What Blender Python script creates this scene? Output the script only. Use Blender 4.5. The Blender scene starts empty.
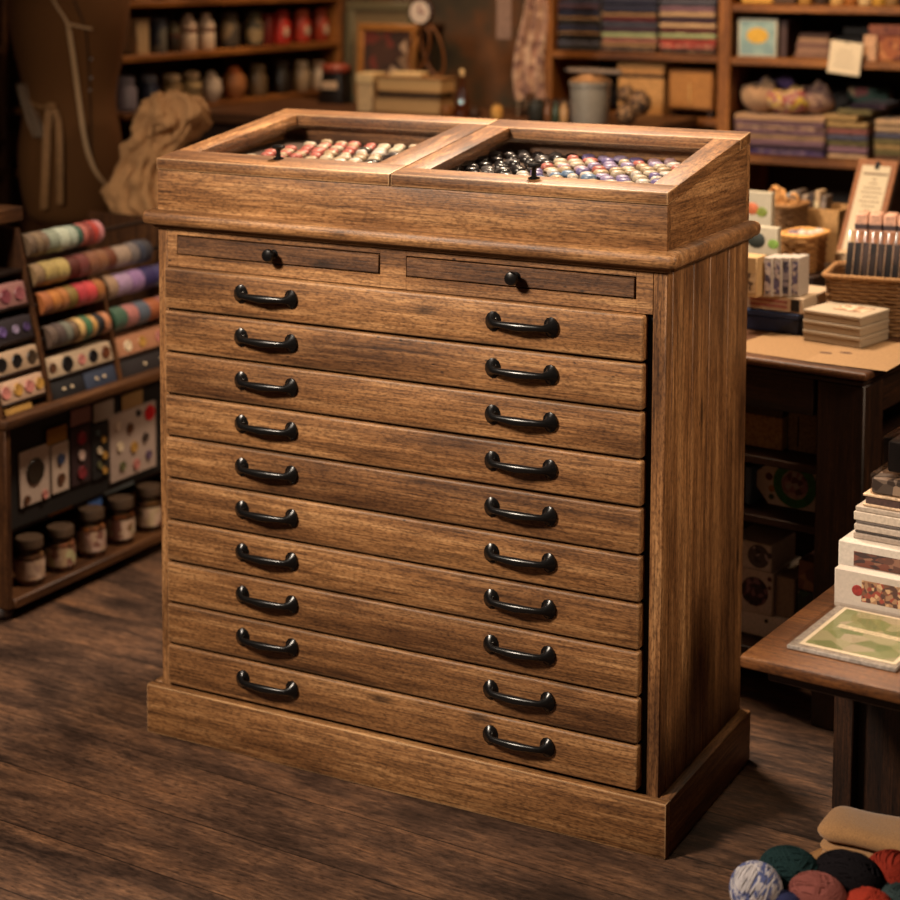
import bpy, bmesh, math, random
from mathutils import Vector, Matrix
random.seed(7)
SC = bpy.context.scene
COL = SC.collection

# ------------------------------------------------------------------ camera
CAMP = (2.0318, -2.701, 1.458)
YAW, PITCH, ROLL, FPX, PPX, PPY = -0.4848, 0.0875, -0.0045, 1823.0845, 450.2, 118.07
_f = Vector((math.sin(YAW)*math.cos(PITCH), math.cos(YAW)*math.cos(PITCH), -math.sin(PITCH)))
_r = Vector((math.cos(YAW), -math.sin(YAW), 0)); _d = -_r.cross(_f)
_c, _s = math.cos(ROLL), math.sin(ROLL)
RR = _c*_r + _s*_d; DD = -_s*_r + _c*_d
cd = bpy.data.cameras.new('camera'); cam = bpy.data.objects.new('camera', cd); COL.objects.link(cam)
m = Matrix((RR, -DD, -_f)).transposed().to_4x4(); m.translation = CAMP
cam.matrix_world = m
cd.sensor_width = 36; cd.lens = FPX/900*36
cd.shift_x = -(PPX-450)/900; cd.shift_y = (PPY-450)/900
cd.clip_start = 0.05
cd.dof.use_dof = True; cd.dof.focus_distance = 2.98; cd.dof.aperture_fstop = 3.0
SC.camera = cam

def ray(px, py): return RR*((px-PPX)/FPX) + DD*((py-PPY)/FPX) + _f
def at(px, py, axis, val):
    d = ray(px, py); t = (val-CAMP[axis])/d[axis]
    return Vector(CAMP) + d*t

# ------------------------------------------------------------------ world, lights, exposure
w = bpy.data.worlds.new('world'); SC.world = w; w.use_nodes = True
w.node_tree.nodes['Background'].inputs[0].default_value = (1.0, 0.72, 0.48, 1)
w.node_tree.nodes['Background'].inputs[1].default_value = 0.06
def area(name, loc, target, size, power, color=(1, .74, .48), spread=180):
    l = bpy.data.lights.new(name, 'AREA'); l.shape = 'DISK'; l.size = size; l.energy = power; l.color = color
    l.spread = math.radians(spread)
    o = bpy.data.objects.new(name, l); COL.objects.link(o); o.location = loc
    o.rotation_euler = (Vector(target)-Vector(loc)).to_track_quat('-Z', 'Y').to_euler()
area('front_lamp', (-0.45, -2.1, 2.45), (0.62, 0, 0.80), 0.5, 40, (1, .86, .69), 86)
area('overhead_lamp', (0.35, 0.75, 2.5), (0.45, 0.25, 1), 0.4, 33, (1, .82, .62), 100)
area('table_lamp', (1.0, 1.25, 2.4), (1.0, 1.0, 0.7), 0.4, 5, (1, .74, .48), 100)
area('bookshelf_lamp', (0.25, 1.35, 2.45), (0.45, 2.5, 1.0), 0.4, 15, (1, .66, .36), 120)
area('jar_lamp', (-0.75, 2.0, 2.45), (-1.35, 2.1, 1.1), 0.4, 7.5, (1, .66, .38), 120)
area('right_fill', (2.7, -0.1, 2.2), (1.0, 0.2, 0.85), 0.4, 7, (1, .78, .55), 70)  # unseen fill light added to brighten the right side of the chest
SC.view_settings.view_transform = 'Standard'; SC.view_settings.look = 'None'
SC.view_settings.exposure = 0.0; SC.view_settings.gamma = 1.0; SC.view_settings.use_curve_mapping = False

# ------------------------------------------------------------------ materials
def lin(c):
    return tuple((v/255/12.92 if v/255 <= .04045 else ((v/255+.055)/1.055)**2.4) for v in c) + (1,)
MATS = {}
def newmat(name):
    mt = bpy.data.materials.new(name); mt.use_nodes = True
    nt = mt.node_tree; b = nt.nodes['Principled BSDF']
    return mt, nt, b
def N(nt, t, **kw):
    n = nt.nodes.new(t)
    for k, v in kw.items():
        if k.startswith('i_'): n.inputs[k[2:]].default_value = v
        else: setattr(n, k, v)
    return n
def ramp(nt, src, stops):
    r = nt.nodes.new('ShaderNodeValToRGB'); e = r.color_ramp.elements
    while len(e) < len(stops): e.new(.5)
    for i, (p, c) in enumerate(stops): e[i].position = p; e[i].color = c if len(c) == 4 else lin(c)
    nt.links.new(src, r.inputs[0]); return r
def coords(nt, scale, rand=True):
    tc = nt.nodes.new('ShaderNodeTexCoord'); mp = nt.nodes.new('ShaderNodeMapping')
    src = tc.outputs['Object']
    if rand:
        oi = nt.nodes.new('ShaderNodeObjectInfo'); ml = N(nt, 'ShaderNodeMath', operation='MULTIPLY'); ml.inputs[1].default_value = 37.0
        nt.links.new(oi.outputs['Random'], ml.inputs[0])
        ad = N(nt, 'ShaderNodeVectorMath', operation='ADD'); nt.links.new(src, ad.inputs[0]); nt.links.new(ml.outputs[0], ad.inputs[1])
        src = ad.outputs[0]
    mp.inputs['Scale'].default_value = scale
    nt.links.new(src, mp.inputs[0]); return mp.outputs[0]
def mixc(nt, a, b, fac, mode='MIX'):
    x = N(nt, 'ShaderNodeMix', data_type='RGBA', blend_type=mode)
    for sock, v in ((x.inputs[6], a), (x.inputs[7], b), (x.inputs[0], fac)):
        if hasattr(v, 'links') or isinstance(v, bpy.types.NodeSocket): nt.links.new(v, sock)
        else: sock.default_value = v
    return x.outputs[2]
def wood(name, dark, mid, light, axis='x', rough=.5, knots=True, fine=1.0, bump=.25, spec=.35, worn_highlight=None):
    if name in MATS: return MATS[name]
    mt, nt, b = newmat(name)
    k = {'x': (2.2, 44, 44), 'y': (44, 2.2, 44), 'z': (44, 44, 2.2)}[axis]
    co = coords(nt, tuple(v*fine for v in k))
    n1 = N(nt, 'ShaderNodeTexNoise'); n1.inputs['Scale'].default_value = 1.6; n1.inputs['Detail'].default_value = 9; n1.inputs['Roughness'].default_value = .62; n1.inputs['Distortion'].default_value = .5
    nt.links.new(co, n1.inputs['Vector'])
    c1 = ramp(nt, n1.outputs['Fac'], [(.28, dark), (.5, mid), (.74, light)])
    co2 = coords(nt, {'x': (1.5, 5, 5), 'y': (5, 1.5, 5), 'z': (5, 5, 1.5)}[axis])
    n2 = N(nt, 'ShaderNodeTexNoise'); n2.inputs['Scale'].default_value = 1.7; n2.inputs['Detail'].default_value = 6
    nt.links.new(co2, n2.inputs['Vector'])
    c2 = ramp(nt, n2.outputs['Fac'], [(.3, (140, 128, 124)), (.5, (222, 216, 212)), (.68, (255, 255, 255))])
    col = mixc(nt, c1.outputs[0], c2.outputs[0], 1.0, 'MULTIPLY')
    co4 = coords(nt, tuple(v*fine for v in {'x': (9, 240, 240), 'y': (240, 9, 240), 'z': (240, 240, 9)}[axis]))
    n4 = N(nt, 'ShaderNodeTexNoise'); n4.inputs['Scale'].default_value = 1.5; n4.inputs['Detail'].default_value = 5; n4.inputs['Roughness'].default_value = .7
    nt.links.new(co4, n4.inputs['Vector'])
    c4 = ramp(nt, n4.outputs['Fac'], [(.36, (138, 128, 122)), (.5, (225, 222, 218)), (.62, (255, 255, 255))])
    col = mixc(nt, col, c4.outputs[0], .85, 'MULTIPLY')
    co5 = coords(nt, tuple({'x': (30, 70, 70), 'y': (70, 30, 70), 'z': (70, 70, 30)}[axis]))
    v5 = N(nt, 'ShaderNodeTexVoronoi'); v5.inputs['Scale'].default_value = 1; nt.links.new(co5, v5.inputs['Vector'])
    c5 = ramp(nt, v5.outputs['Distance'], [(.05, (60, 40, 28)), (.16, (255, 255, 255))])
    s5 = N(nt, 'ShaderNodeSeparateColor'); nt.links.new(v5.outputs['Color'], s5.inputs[0])
    g5 = N(nt, 'ShaderNodeMath', operation='GREATER_THAN'); g5.inputs[1].default_value = .94; nt.links.new(s5.outputs[1], g5.inputs[0])
    col = mixc(nt, col, c5.outputs[0], g5.outputs[0], 'MULTIPLY')
    n6 = N(nt, 'ShaderNodeTexNoise'); n6.inputs['Scale'].default_value = 1; n6.inputs['Detail'].default_value = 3
    nt.links.new(coords(nt, {'x': (130, 330, 330), 'y': (330, 130, 330), 'z': (330, 330, 130)}[axis]), n6.inputs['Vector'])
    c6 = ramp(nt, n6.outputs['Fac'], [(.34, (176, 168, 162)), (.52, (240, 238, 236)), (.66, (255, 255, 255))])
    col = mixc(nt, col, c6.outputs[0], .9, 'MULTIPLY')
    if knots:
        co3 = coords(nt, {'x': (5, 13, 13), 'y': (13, 5, 13), 'z': (13, 13, 5)}[axis])
        v = N(nt, 'ShaderNodeTexVoronoi'); v.inputs['Scale'].default_value = .8; nt.links.new(co3, v.inputs['Vector'])
        kr = ramp(nt, v.outputs['Distance'], [(.05, (40, 24, 14)), (.13, (255, 255, 255))])
        wn = N(nt, 'ShaderNodeMath', operation='GREATER_THAN'); wn.inputs[1].default_value = .62
        sep = N(nt, 'ShaderNodeSeparateColor'); nt.links.new(v.outputs['Color'], sep.inputs[0]); nt.links.new(sep.outputs[0], wn.inputs[0])
        ml = N(nt, 'ShaderNodeMath', operation='MULTIPLY'); ml.inputs[1].default_value = .65; nt.links.new(wn.outputs[0], ml.inputs[0])
        col = mixc(nt, col, kr.outputs[0], ml.outputs[0], 'MULTIPLY')
    if worn_highlight:  # pale edges: bevel highlights painted into the colour along with worn finish
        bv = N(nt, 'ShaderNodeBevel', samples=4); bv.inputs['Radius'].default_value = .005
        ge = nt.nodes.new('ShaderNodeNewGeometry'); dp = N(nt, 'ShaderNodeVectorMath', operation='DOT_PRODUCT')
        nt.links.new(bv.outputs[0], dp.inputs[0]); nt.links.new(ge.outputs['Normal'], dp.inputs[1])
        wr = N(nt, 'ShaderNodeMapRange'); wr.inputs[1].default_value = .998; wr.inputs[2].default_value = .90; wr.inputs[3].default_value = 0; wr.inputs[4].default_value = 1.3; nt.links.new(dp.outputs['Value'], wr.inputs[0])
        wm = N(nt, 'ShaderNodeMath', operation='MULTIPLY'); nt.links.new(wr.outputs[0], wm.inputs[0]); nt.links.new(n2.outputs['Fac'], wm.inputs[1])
        col = mixc(nt, col, lin(worn_highlight), wm.outputs[0])
    nt.links.new(col, b.inputs['Base Color'])
    b.inputs['Roughness'].default_value = rough; b.inputs['Specular IOR Level'].default_value = spec
    bp = N(nt, 'ShaderNodeBump'); bp.inputs['Strength'].default_value = bump; bp.inputs['Distance'].default_value = .003
    nt.links.new(n4.outputs['Fac'], bp.inputs['Height']); nt.links.new(bp.outputs[0], b.inputs['Normal'])
    MATS[name] = mt; return mt
def plain(c, rough=.6, metal=0, spec=.4, var=.18, scale=40, bump=0.0, sheen=0):
    key = ('p', c, rough, metal, var, scale, bump, sheen)
    if key in MATS: return MATS[key]
    mt, nt, b = newmat('surface_%d_%d_%d' % c)
    co = coords(nt, (scale,)*3)
    n = N(nt, 'ShaderNodeTexNoise'); n.inputs['Detail'].default_value = 4; nt.links.new(co, n.inputs['Vector'])
    lo = tuple(v*(1-var) for v in c); hi = tuple(min(255, v*(1+var)) for v in c)
    r = ramp(nt, n.outputs['Fac'], [(.3, lo), (.7, hi)])
    nt.links.new(r.outputs[0], b.inputs['Base Color'])
    b.inputs['Roughness'].default_value = rough; b.inputs['Metallic'].default_value = metal; b.inputs['Specular IOR Level'].default_value = spec
    if sheen: b.inputs['Sheen Weight'].default_value = sheen
    if bump:
        bp = N(nt, 'ShaderNodeBump'); bp.inputs['Strength'].default_value = bump; bp.inputs['Distance'].default_value = .004
        nt.links.new(n.outputs['Fac'], bp.inputs['Height']); nt.links.new(bp.outputs[0], b.inputs['Normal'])
    MATS[key] = mt; return mt
def pattern(cols, scale=30, rough=.7, stretch=(1, 1, 1)):
    key = ('v', tuple(cols), scale, stretch)
    if key in MATS: return MATS[key]
    mt, nt, b = newmat('printed_pattern')
    co = coords(nt, tuple(scale*s for s in stretch))
    v = N(nt, 'ShaderNodeTexVoronoi'); v.inputs['Scale'].default_value = 1; nt.links.new(co, v.inputs['Vector'])
    sep = N(nt, 'ShaderNodeSeparateColor'); nt.links.new(v.outputs['Color'], sep.inputs[0])
    k = len(cols); r = ramp(nt, sep.outputs[0], [(i/k, c) for i, c in enumerate(cols)]); r.color_ramp.interpolation = 'CONSTANT'
    nt.links.new(r.outputs[0], b.inputs['Base Color']); b.inputs['Roughness'].default_value = rough
    MATS[key] = mt; return mt
def bands(c1, c2, axis=2, scale=60, rough=.8, bump=.4):
    key = ('b', c1, c2, axis, scale)
    if key in MATS: return MATS[key]
    mt, nt, b = newmat('banded')
    co = coords(nt, (1, 1, 1), False)
    wv = N(nt, 'ShaderNodeTexWave', bands_direction='XYZ'[axis]); wv.inputs['Scale'].default_value = scale; wv.inputs['Distortion'].default_value = 1.2; wv.inputs['Detail'].default_value = 2
    nt.links.new(co, wv.inputs['Vector'])
    r = ramp(nt, wv.outputs['Fac'], [(.2, c1), (.8, c2)]); nt.links.new(r.outputs[0], b.inputs['Base Color']); b.inputs['Roughness'].default_value = rough
    bp = N(nt, 'ShaderNodeBump'); bp.inputs['Strength'].default_value = bump; bp.inputs['Distance'].default_value = .003
    nt.links.new(wv.outputs['Fac'], bp.inputs['Height']); nt.links.new(bp.outputs[0], b.inputs['Normal'])
    MATS[key] = mt; return mt
def glass(tint=(250, 248, 246), gloss=.025, rough=.04):
    key = ('g', tint, gloss, rough)
    if key in MATS: return MATS[key]
    mt, nt, b = newmat('clear_glass')
    out = nt.nodes['Material Output']; nt.nodes.remove(b)
    tr = N(nt, 'ShaderNodeBsdfTransparent'); tr.inputs[0].default_value = lin(tint)
    gl = N(nt, 'ShaderNodeBsdfGlossy'); gl.inputs['Roughness'].default_value = rough
    co = coords(nt, (60, 60, 60)); n = N(nt, 'ShaderNodeTexNoise'); nt.links.new(co, n.inputs['Vector'])
    rr = N(nt, 'ShaderNodeMapRange'); rr.inputs[3].default_value = rough; rr.inputs[4].default_value = rough+.05
    nt.links.new(n.outputs['Fac'], rr.inputs[0]); nt.links.new(rr.outputs[0], gl.inputs['Roughness'])
    lw = N(nt, 'ShaderNodeLayerWeight'); lw.inputs[0].default_value = .5
    pw = N(nt, 'ShaderNodeMath', operation='POWER'); pw.inputs[1].default_value = 5; nt.links.new(lw.outputs['Facing'], pw.inputs[0])
    ad = N(nt, 'ShaderNodeMath', operation='MULTIPLY_ADD'); ad.inputs[1].default_value = .35; ad.inputs[2].default_value = gloss; nt.links.new(pw.outputs[0], ad.inputs[0])
    mx = N(nt, 'ShaderNodeMixShader'); nt.links.new(ad.outputs[0], mx.inputs[0]); nt.links.new(tr.outputs[0], mx.inputs[1]); nt.links.new(gl.outputs[0], mx.inputs[2])
    nt.links.new(mx.outputs[0], out.inputs[0]); MATS[key] = mt; return mt

CW = dict(dark=(100, 67, 40), mid=(160, 113, 70), light=(206, 158, 108))
WX = wood('cabinet_wood_x', axis='x', worn_highlight=(206, 166, 122), **CW); WXN = wood('cabinet_carcass_wood_x', axis='x', **CW); WY = wood('cabinet_wood_y', axis='y', **CW); WZ = wood('cabinet_wood_z', axis='z', **CW)
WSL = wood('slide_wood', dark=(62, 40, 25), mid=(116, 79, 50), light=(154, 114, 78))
SW = dict(dark=(58, 34, 18), mid=(104, 66, 36), light=(140, 94, 54), knots=False)
SX = wood('shelf_wood_x', axis='x', **SW); SY = wood('shelf_wood_y', axis='y', **SW); SZ = wood('shelf_wood_z', axis='z', **SW)
DW = dict(dark=(30, 17, 10), mid=(56, 33, 19), light=(84, 51, 30), knots=False)
TX = wood('dark_wood_x', axis='x', **DW); TY = wood('dark_wood_y', axis='y', **DW); TZ = wood('dark_wood_z', axis='z', **DW)
OW = dict(dark=(136, 84, 38), mid=(186, 122, 60), light=(208, 146, 82), knots=False)
OX = wood('honey_wood_x', axis='x', **OW); OZ = wood('honey_wood_z', axis='z', **OW)
BLACK = plain((26, 24, 24), .26, .6, .6, .1)
STEEL = plain((158, 152, 142), .4, .35, .5, .1)
KRAFT = plain((176, 132, 82), .8); PAPER = plain((224, 208, 182), .8, var=.04); WHITE = plain((222, 212, 200), .6, var=.05)
DARK = plain((24, 18, 15), .7); LINEN = plain((150, 116, 84), .9, bump=.3, scale=90)

# ------------------------------------------------------------------ mesh builder
class MB:
    def __init__(s): s.bm = bmesh.new()
    def merge(s, t, mat=None):
        if mat is not None: bmesh.ops.transform(t, matrix=mat, verts=t.verts)
        me = bpy.data.meshes.new('tmp'); t.to_mesh(me); t.free(); s.bm.from_mesh(me); bpy.data.meshes.remove(me); return s
    def box(s, x0, x1, y0, y1, z0, z1, bev=.002, mat=None, seg=1):
        t = bmesh.new(); bmesh.ops.create_cube(t, size=1)
        for v in t.verts: v.co = Vector(((x0+x1)/2+v.co.x*(x1-x0), (y0+y1)/2+v.co.y*(y1-y0), (z0+z1)/2+v.co.z*(z1-z0)))
        b = min(bev, .45*min(abs(x1-x0), abs(y1-y0), abs(z1-z0)))
        if b > 0: bmesh.ops.bevel(t, geom=t.edges[:], offset=b, segments=seg, profile=.5, affect='EDGES')
        return s.merge(t, mat)
    def hexa(s, pts, bev=.0015):       # bottom four then top four, counterclockwise
        t = bmesh.new(); v = [t.verts.new(p) for p in pts]
        for f in ((3, 2, 1, 0), (4, 5, 6, 7), (0, 1, 5, 4), (1, 2, 6, 5), (2, 3, 7, 6), (3, 0, 4, 7)): t.faces.new([v[i] for i in f])
        if bev: bmesh.ops.bevel(t, geom=t.edges[:], offset=bev, segments=2, profile=.5, affect='EDGES')
        return s.merge(t)
    def prism(s, poly, x0, x1, axis='x', mat=None):
        t = bmesh.new()
        def P(a, b, h): return {'x': (h, a, b), 'y': (a, h, b), 'z': (a, b, h)}[axis]
        lo = [t.verts.new(P(a, b, x0)) for a, b in poly]; hi = [t.verts.new(P(a, b, x1)) for a, b in poly]
        n = len(poly)
        for i in range(n): t.faces.new((lo[i], lo[(i+1) % n], hi[(i+1) % n], hi[i]))
        t.faces.new(lo[::-1]); t.faces.new(hi); bmesh.ops.recalc_face_normals(t, faces=t.faces[:])
        return s.merge(t, mat)
    def loft(s, rings, cap=True, mat=None, closed=True):
        t = bmesh.new(); R = [[t.verts.new(p) for p in r] for r in rings]; n = len(R[0])
        for a, b in zip(R, R[1:]):
            for i in range(n if closed else n-1): t.faces.new((a[i], a[(i+1) % n], b[(i+1) % n], b[i]))
        if cap and closed: t.faces.new(R[0][::-1]); t.faces.new(R[-1])
        bmesh.ops.recalc_face_normals(t, faces=t.faces[:])
        return s.merge(t, mat)
    def lathe(s, prof, c=(0, 0, 0), seg=20, sx=1, sy=1, mat=None, cap=True):
        rings = [[(c[0]+r*sx*math.cos(2*math.pi*i/seg), c[1]+r*sy*math.sin(2*math.pi*i/seg), c[2]+z) for i in range(seg)] for r, z in prof]
        return s.loft(rings, cap, mat)
    def tube(s, path, rad, seg=8, mat=None):
        path = [Vector(p) for p in path]; rings = []; up = None
        for i, p in enumerate(path):
            d = (path[min(i+1, len(path)-1)]-path[max(i-1, 0)]).normalized()
            if up is None: up = d.orthogonal().normalized()
            up = (up-d*up.dot(d)).normalized(); q = d.cross(up)
            r = rad[i] if isinstance(rad, (list, tuple)) else rad
            rings.append([p+up*r*math.cos(2*math.pi*k/seg)+q*r*math.sin(2*math.pi*k/seg) for k in range(seg)])
        return s.loft(rings, True, mat)
    def ball(s, c, r, sx=1, sy=1, sz=1, sub=3, mat=None, noise=0):
        t = bmesh.new(); bmesh.ops.create_icosphere(t, subdivisions=sub, radius=r)
        for v in t.verts:
            k = 1+noise*random.uniform(-1, 1)
            v.co = Vector((c[0]+v.co.x*sx*k, c[1]+v.co.y*sy*k, c[2]+v.co.z*sz*k))
        return s.merge(t, mat)
    def grid(s, fn, nu, nv, thick=.002):
        t = bmesh.new(); V = [[t.verts.new(fn(i/nu, j/nv)) for j in range(nv+1)] for i in range(nu+1)]
        for i in range(nu):
            for j in range(nv): t.faces.new((V[i][j], V[i+1][j], V[i+1][j+1], V[i][j+1]))
        bmesh.ops.recalc_face_normals(t, faces=t.faces[:])
        if thick: bmesh.ops.solidify(t, geom=t.faces[:], thickness=thick)
        return s.merge(t)
    def build(s, name, mat, parent=None, loc=None, rotz=0):
        me = bpy.data.meshes.new(name); s.bm.to_mesh(me); s.bm.free()
        for p in me.polygons: p.use_smooth = True
        me.set_sharp_from_angle(angle=math.radians(38))
        me.materials.append(mat); o = bpy.data.objects.new(name, me); COL.objects.link(o)
        if parent is not None: o.parent = parent
        if loc is not None: o.location = loc
        if rotz: o.rotation_euler = (0, 0, rotz)
        return o
def tag(o, label, cat, group=None):
    o['label'] = label; o['category'] = cat
    if group: o['group'] = group
    return o
def thing(name, label, cat, loc=(0, 0, 0), rotz=0, group=None):
    o = bpy.data.objects.new(name, None); COL.objects.link(o); o.empty_display_size = .05
    o.location = loc; o.rotation_euler = (0, 0, rotz)
    return tag(o, label, cat, group)
def struct(o): o['kind'] = 'structure'; return o
def dup(o, parent=None):
    c = o.copy(); COL.objects.link(c)
    if parent is not None: c.parent = parent
    return c
RX = lambda a: Matrix.Rotation(a, 4, 'X'); RY = lambda a: Matrix.Rotation(a, 4, 'Y'); RZ = lambda a: Matrix.Rotation(a, 4, 'Z')
TR = lambda *v: Matrix.Translation(Vector(v))

# ------------------------------------------------------------------ room
def floor_mat():
    mt, nt, b = newmat('old_floorboards')
    tc = nt.nodes.new('ShaderNodeTexCoord'); rot = nt.nodes.new('ShaderNodeMapping'); rot.inputs['Rotation'].default_value = (0, 0, math.radians(3.5)); rot.inputs['Location'].default_value = (0, -.07, 0)
    nt.links.new(tc.outputs['Object'], rot.inputs[0])
    sep = nt.nodes.new('ShaderNodeSeparateXYZ'); nt.links.new(rot.outputs[0], sep.inputs[0])
    dv = N(nt, 'ShaderNodeMath', operation='DIVIDE'); dv.inputs[1].default_value = .165; nt.links.new(sep.outputs[1], dv.inputs[0])
    fl = N(nt, 'ShaderNodeMath', operation='FLOOR'); nt.links.new(dv.outputs[0], fl.inputs[0])
    fr = N(nt, 'ShaderNodeMath', operation='FRACT'); nt.links.new(dv.outputs[0], fr.inputs[0])
    wn = N(nt, 'ShaderNodeTexWhiteNoise', noise_dimensions='1D'); nt.links.new(fl.outputs[0], wn.inputs['W'])
    cb = nt.nodes.new('ShaderNodeCombineXYZ'); nt.links.new(wn.outputs['Value'], cb.inputs[2])
    sc3 = N(nt, 'ShaderNodeVectorMath', operation='SCALE'); sc3.inputs['Scale'].default_value = 9; nt.links.new(cb.outputs[0], sc3.inputs[0])
    ad = N(nt, 'ShaderNodeVectorMath', operation='ADD'); nt.links.new(rot.outputs[0], ad.inputs[0]); nt.links.new(sc3.outputs[0], ad.inputs[1])
    mp = nt.nodes.new('ShaderNodeMapping'); mp.inputs['Scale'].default_value = (9, 75, 1); nt.links.new(ad.outputs[0], mp.inputs[0])
    n1 = N(nt, 'ShaderNodeTexNoise'); n1.inputs['Scale'].default_value = 1.6; n1.inputs['Detail'].default_value = 10; n1.inputs['Roughness'].default_value = .68; nt.links.new(mp.outputs[0], n1.inputs['Vector'])
    c1 = ramp(nt, n1.outputs['Fac'], [(.25, (66, 52, 45)), (.5, (108, 84, 68)), (.76, (156, 126, 102))])
    mp2 = nt.nodes.new('ShaderNodeMapping'); mp2.inputs['Scale'].default_value = (2.4, 7, 1); nt.links.new(ad.outputs[0], mp2.inputs[0])
    n2 = N(nt, 'ShaderNodeTexNoise'); n2.inputs['Scale'].default_value = 1.5; n2.inputs['Detail'].default_value = 7; n2.inputs['Roughness'].default_value = .65; nt.links.new(mp2.outputs[0], n2.inputs['Vector'])
    c2 = ramp(nt, n2.outputs['Fac'], [(.34, (108, 104, 110)), (.46, (176, 166, 164)), (.56, (232, 214, 198)), (.72, (255, 226, 194))])
    col = mixc(nt, c1.outputs[0], c2.outputs[0], 1.0, 'MULTIPLY')
    n6 = N(nt, 'ShaderNodeTexNoise'); n6.inputs['Scale'].default_value = 1; n6.inputs['Detail'].default_value = 4; n6.inputs['Roughness'].default_value = .7
    mp6 = nt.nodes.new('ShaderNodeMapping'); mp6.inputs['Scale'].default_value = (60, 160, 1); nt.links.new(ad.outputs[0], mp6.inputs[0]); nt.links.new(mp6.outputs[0], n6.inputs['Vector'])
    c6 = ramp(nt, n6.outputs['Fac'], [(.32, (128, 120, 116)), (.5, (226, 222, 220)), (.68, (255, 250, 244))])
    col = mixc(nt, col, c6.outputs[0], .9, 'MULTIPLY')
    se = ramp(nt, fr.outputs[0], [(.0, (14, 10, 8)), (.008, (60, 46, 38)), (.022, (255, 255, 255))])
    col = mixc(nt, col, se.outputs[0], .9, 'MULTIPLY')
    nt.links.new(col, b.inputs['Base Color'])
    rr = ramp(nt, n2.outputs['Fac'], [(.3, (.42, .42, .42, 1)), (.7, (.62, .62, .62, 1))]); nt.links.new(rr.outputs[0], b.inputs['Roughness'])
    b.inputs['Specular IOR Level'].default_value = .3
    bp = N(nt, 'ShaderNodeBump'); bp.inputs['Strength'].default_value = .35; bp.inputs['Distance'].default_value = .004; nt.links.new(n1.outputs['Fac'], bp.inputs['Height']); nt.links.new(bp.outputs[0], b.inputs['Normal'])
    return mt
XL, XR, YB, YF = -1.75, 3.2, 2.75, -3.4
struct(MB().box(XL-.1, XR+.1, YF, YB+.1, -.1, 0, 0).build('floor', floor_mat()))
WALLM = pattern([(58, 38, 24), (66, 44, 28), (50, 34, 22), (46, 40, 32)], 5, .8)
def wall_mat():
    mt, nt, b = newmat('dark_old_plaster')
    n = N(nt, 'ShaderNodeTexNoise'); n.inputs['Detail'].default_value = 7; n.inputs['Scale'].default_value = 1
    nt.links.new(coords(nt, (6, 6, 6), False), n.inputs['Vector'])
    r = ramp(nt, n.outputs['Fac'], [(.28, (40, 36, 30)), (.42, (62, 52, 38)), (.55, (96, 60, 32)), (.72, (132, 84, 44))]); nt.links.new(r.outputs[0], b.inputs['Base Color']); b.inputs['Roughness'].default_value = .75
    return mt
WM = wall_mat()
struct(MB().box(XL, XR, YB, YB+.1, 0, 2.7, 0).build('wall_back', WM))
struct(MB().box(XL-.1, XL, YF, YB+.1, 0, 2.7, 0).build('wall_left', WM))
struct(MB().box(XR, XR+.1, YF, YB+.1, 0, 2.7, 0).build('wall_right', WM))
struct(MB().box(XL-.1, XR+.1, YF, YB+.1, 2.7, 2.8, 0).build('ceiling', plain((70, 52, 38), .9)))

# ------------------------------------------------------------------ the haberdashery cabinet
D, P, HP = .406, .0215, .0945
cab = thing('haberdashery_cabinet', 'large worn pine chest of ten shallow drawers with glazed sloping top', 'cabinet')
pl = MB()
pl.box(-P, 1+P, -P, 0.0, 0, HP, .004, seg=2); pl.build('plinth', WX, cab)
MB().box(1.0, 1+P, .0005, D, 0, HP-.0005, .004, seg=2).build('plinth_return', WY, cab)
MB().box(-P, 0, .0005, D, 0, HP-.0005, .004).build('plinth_return', WY, cab)
MB().box(0, .0215, 0, .03, HP-.02, .962, .002).build('corner_stile', WZ, cab)
MB().box(.9775, 1.0, 0, .03, HP-.02, .962, .002).build('corner_stile', WZ, cab)
s = MB()
for a, b_ in ((.0303, .125), (.1264, .205), (.2064, .30), (.3014, D)): s.box(.986, 1.0, a, b_, HP-.02, .962, .0012)
s.box(.978, .987, .03, D-.004, HP-.02, .96, 0)
s.build('side_panel', WZ, cab)
MB().box(0, .014, .03, D, HP-.02, .962, .0012).build('side_panel', WZ, cab)
MB().box(.014, .978, D-.012, D, HP-.02, .96, 0).build('back_panel', WX, cab)
MB().box(.0215, .9775, .012, .03, .02, .893, 0).build('gap_shade_panel', DARK, cab)  # near-black sheet behind the drawers, its colour standing in for shade in the gaps
f = MB(); zt, z0, z1, zb = .9615, .9125, .9495, .8905
for a, b_ in ((.0217, .043), (.4735, .525), (.9485, .9773)): f.box(a, b_, .0, .02, zb, zt, .0005)
for a, b_ in ((.043, .4735), (.525, .9485)): f.box(a, b_, .0, .02, z1, zt, .0005).box(a, b_, .0, .02, zb, z0, .0005)
f.box(.0217, .9773, .018, .026, zb, zt, 0)
f.build('frieze_rail', WXN, cab)
co = MB()
for e0, zz0, zz1, bv in ((.0235, .967, .9945, .0115), (.006, .9605, .9672, .002)):
    co.box(-e0, 1+e0, -e0, .02, zz0, zz1, bv, seg=3)
    co.box(.98, 1+e0, .0, D+.006, zz0, zz1, bv, seg=3); co.box(-e0, .02, .0, D+.006, zz0, zz1, bv, seg=3)
co.box(0, 1, 0, D, .98, .9935, 0)
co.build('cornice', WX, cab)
SL = (1.1525-1.0894)/D
top = lambda y: 1.0894+SL*y
LT = .021
u = MB()
zf = .9935
u.hexa([(0, 0, zf), (1, 0, zf), (1, .016, zf), (0, .016, zf), (0, 0, top(0)-LT-.001), (1, 0, top(0)-LT-.001), (1, .016, top(.016)-LT-.001), (0, .016, top(.016)-LT-.001)])
u.build('case_front', WXN, cab); u = MB()
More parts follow.
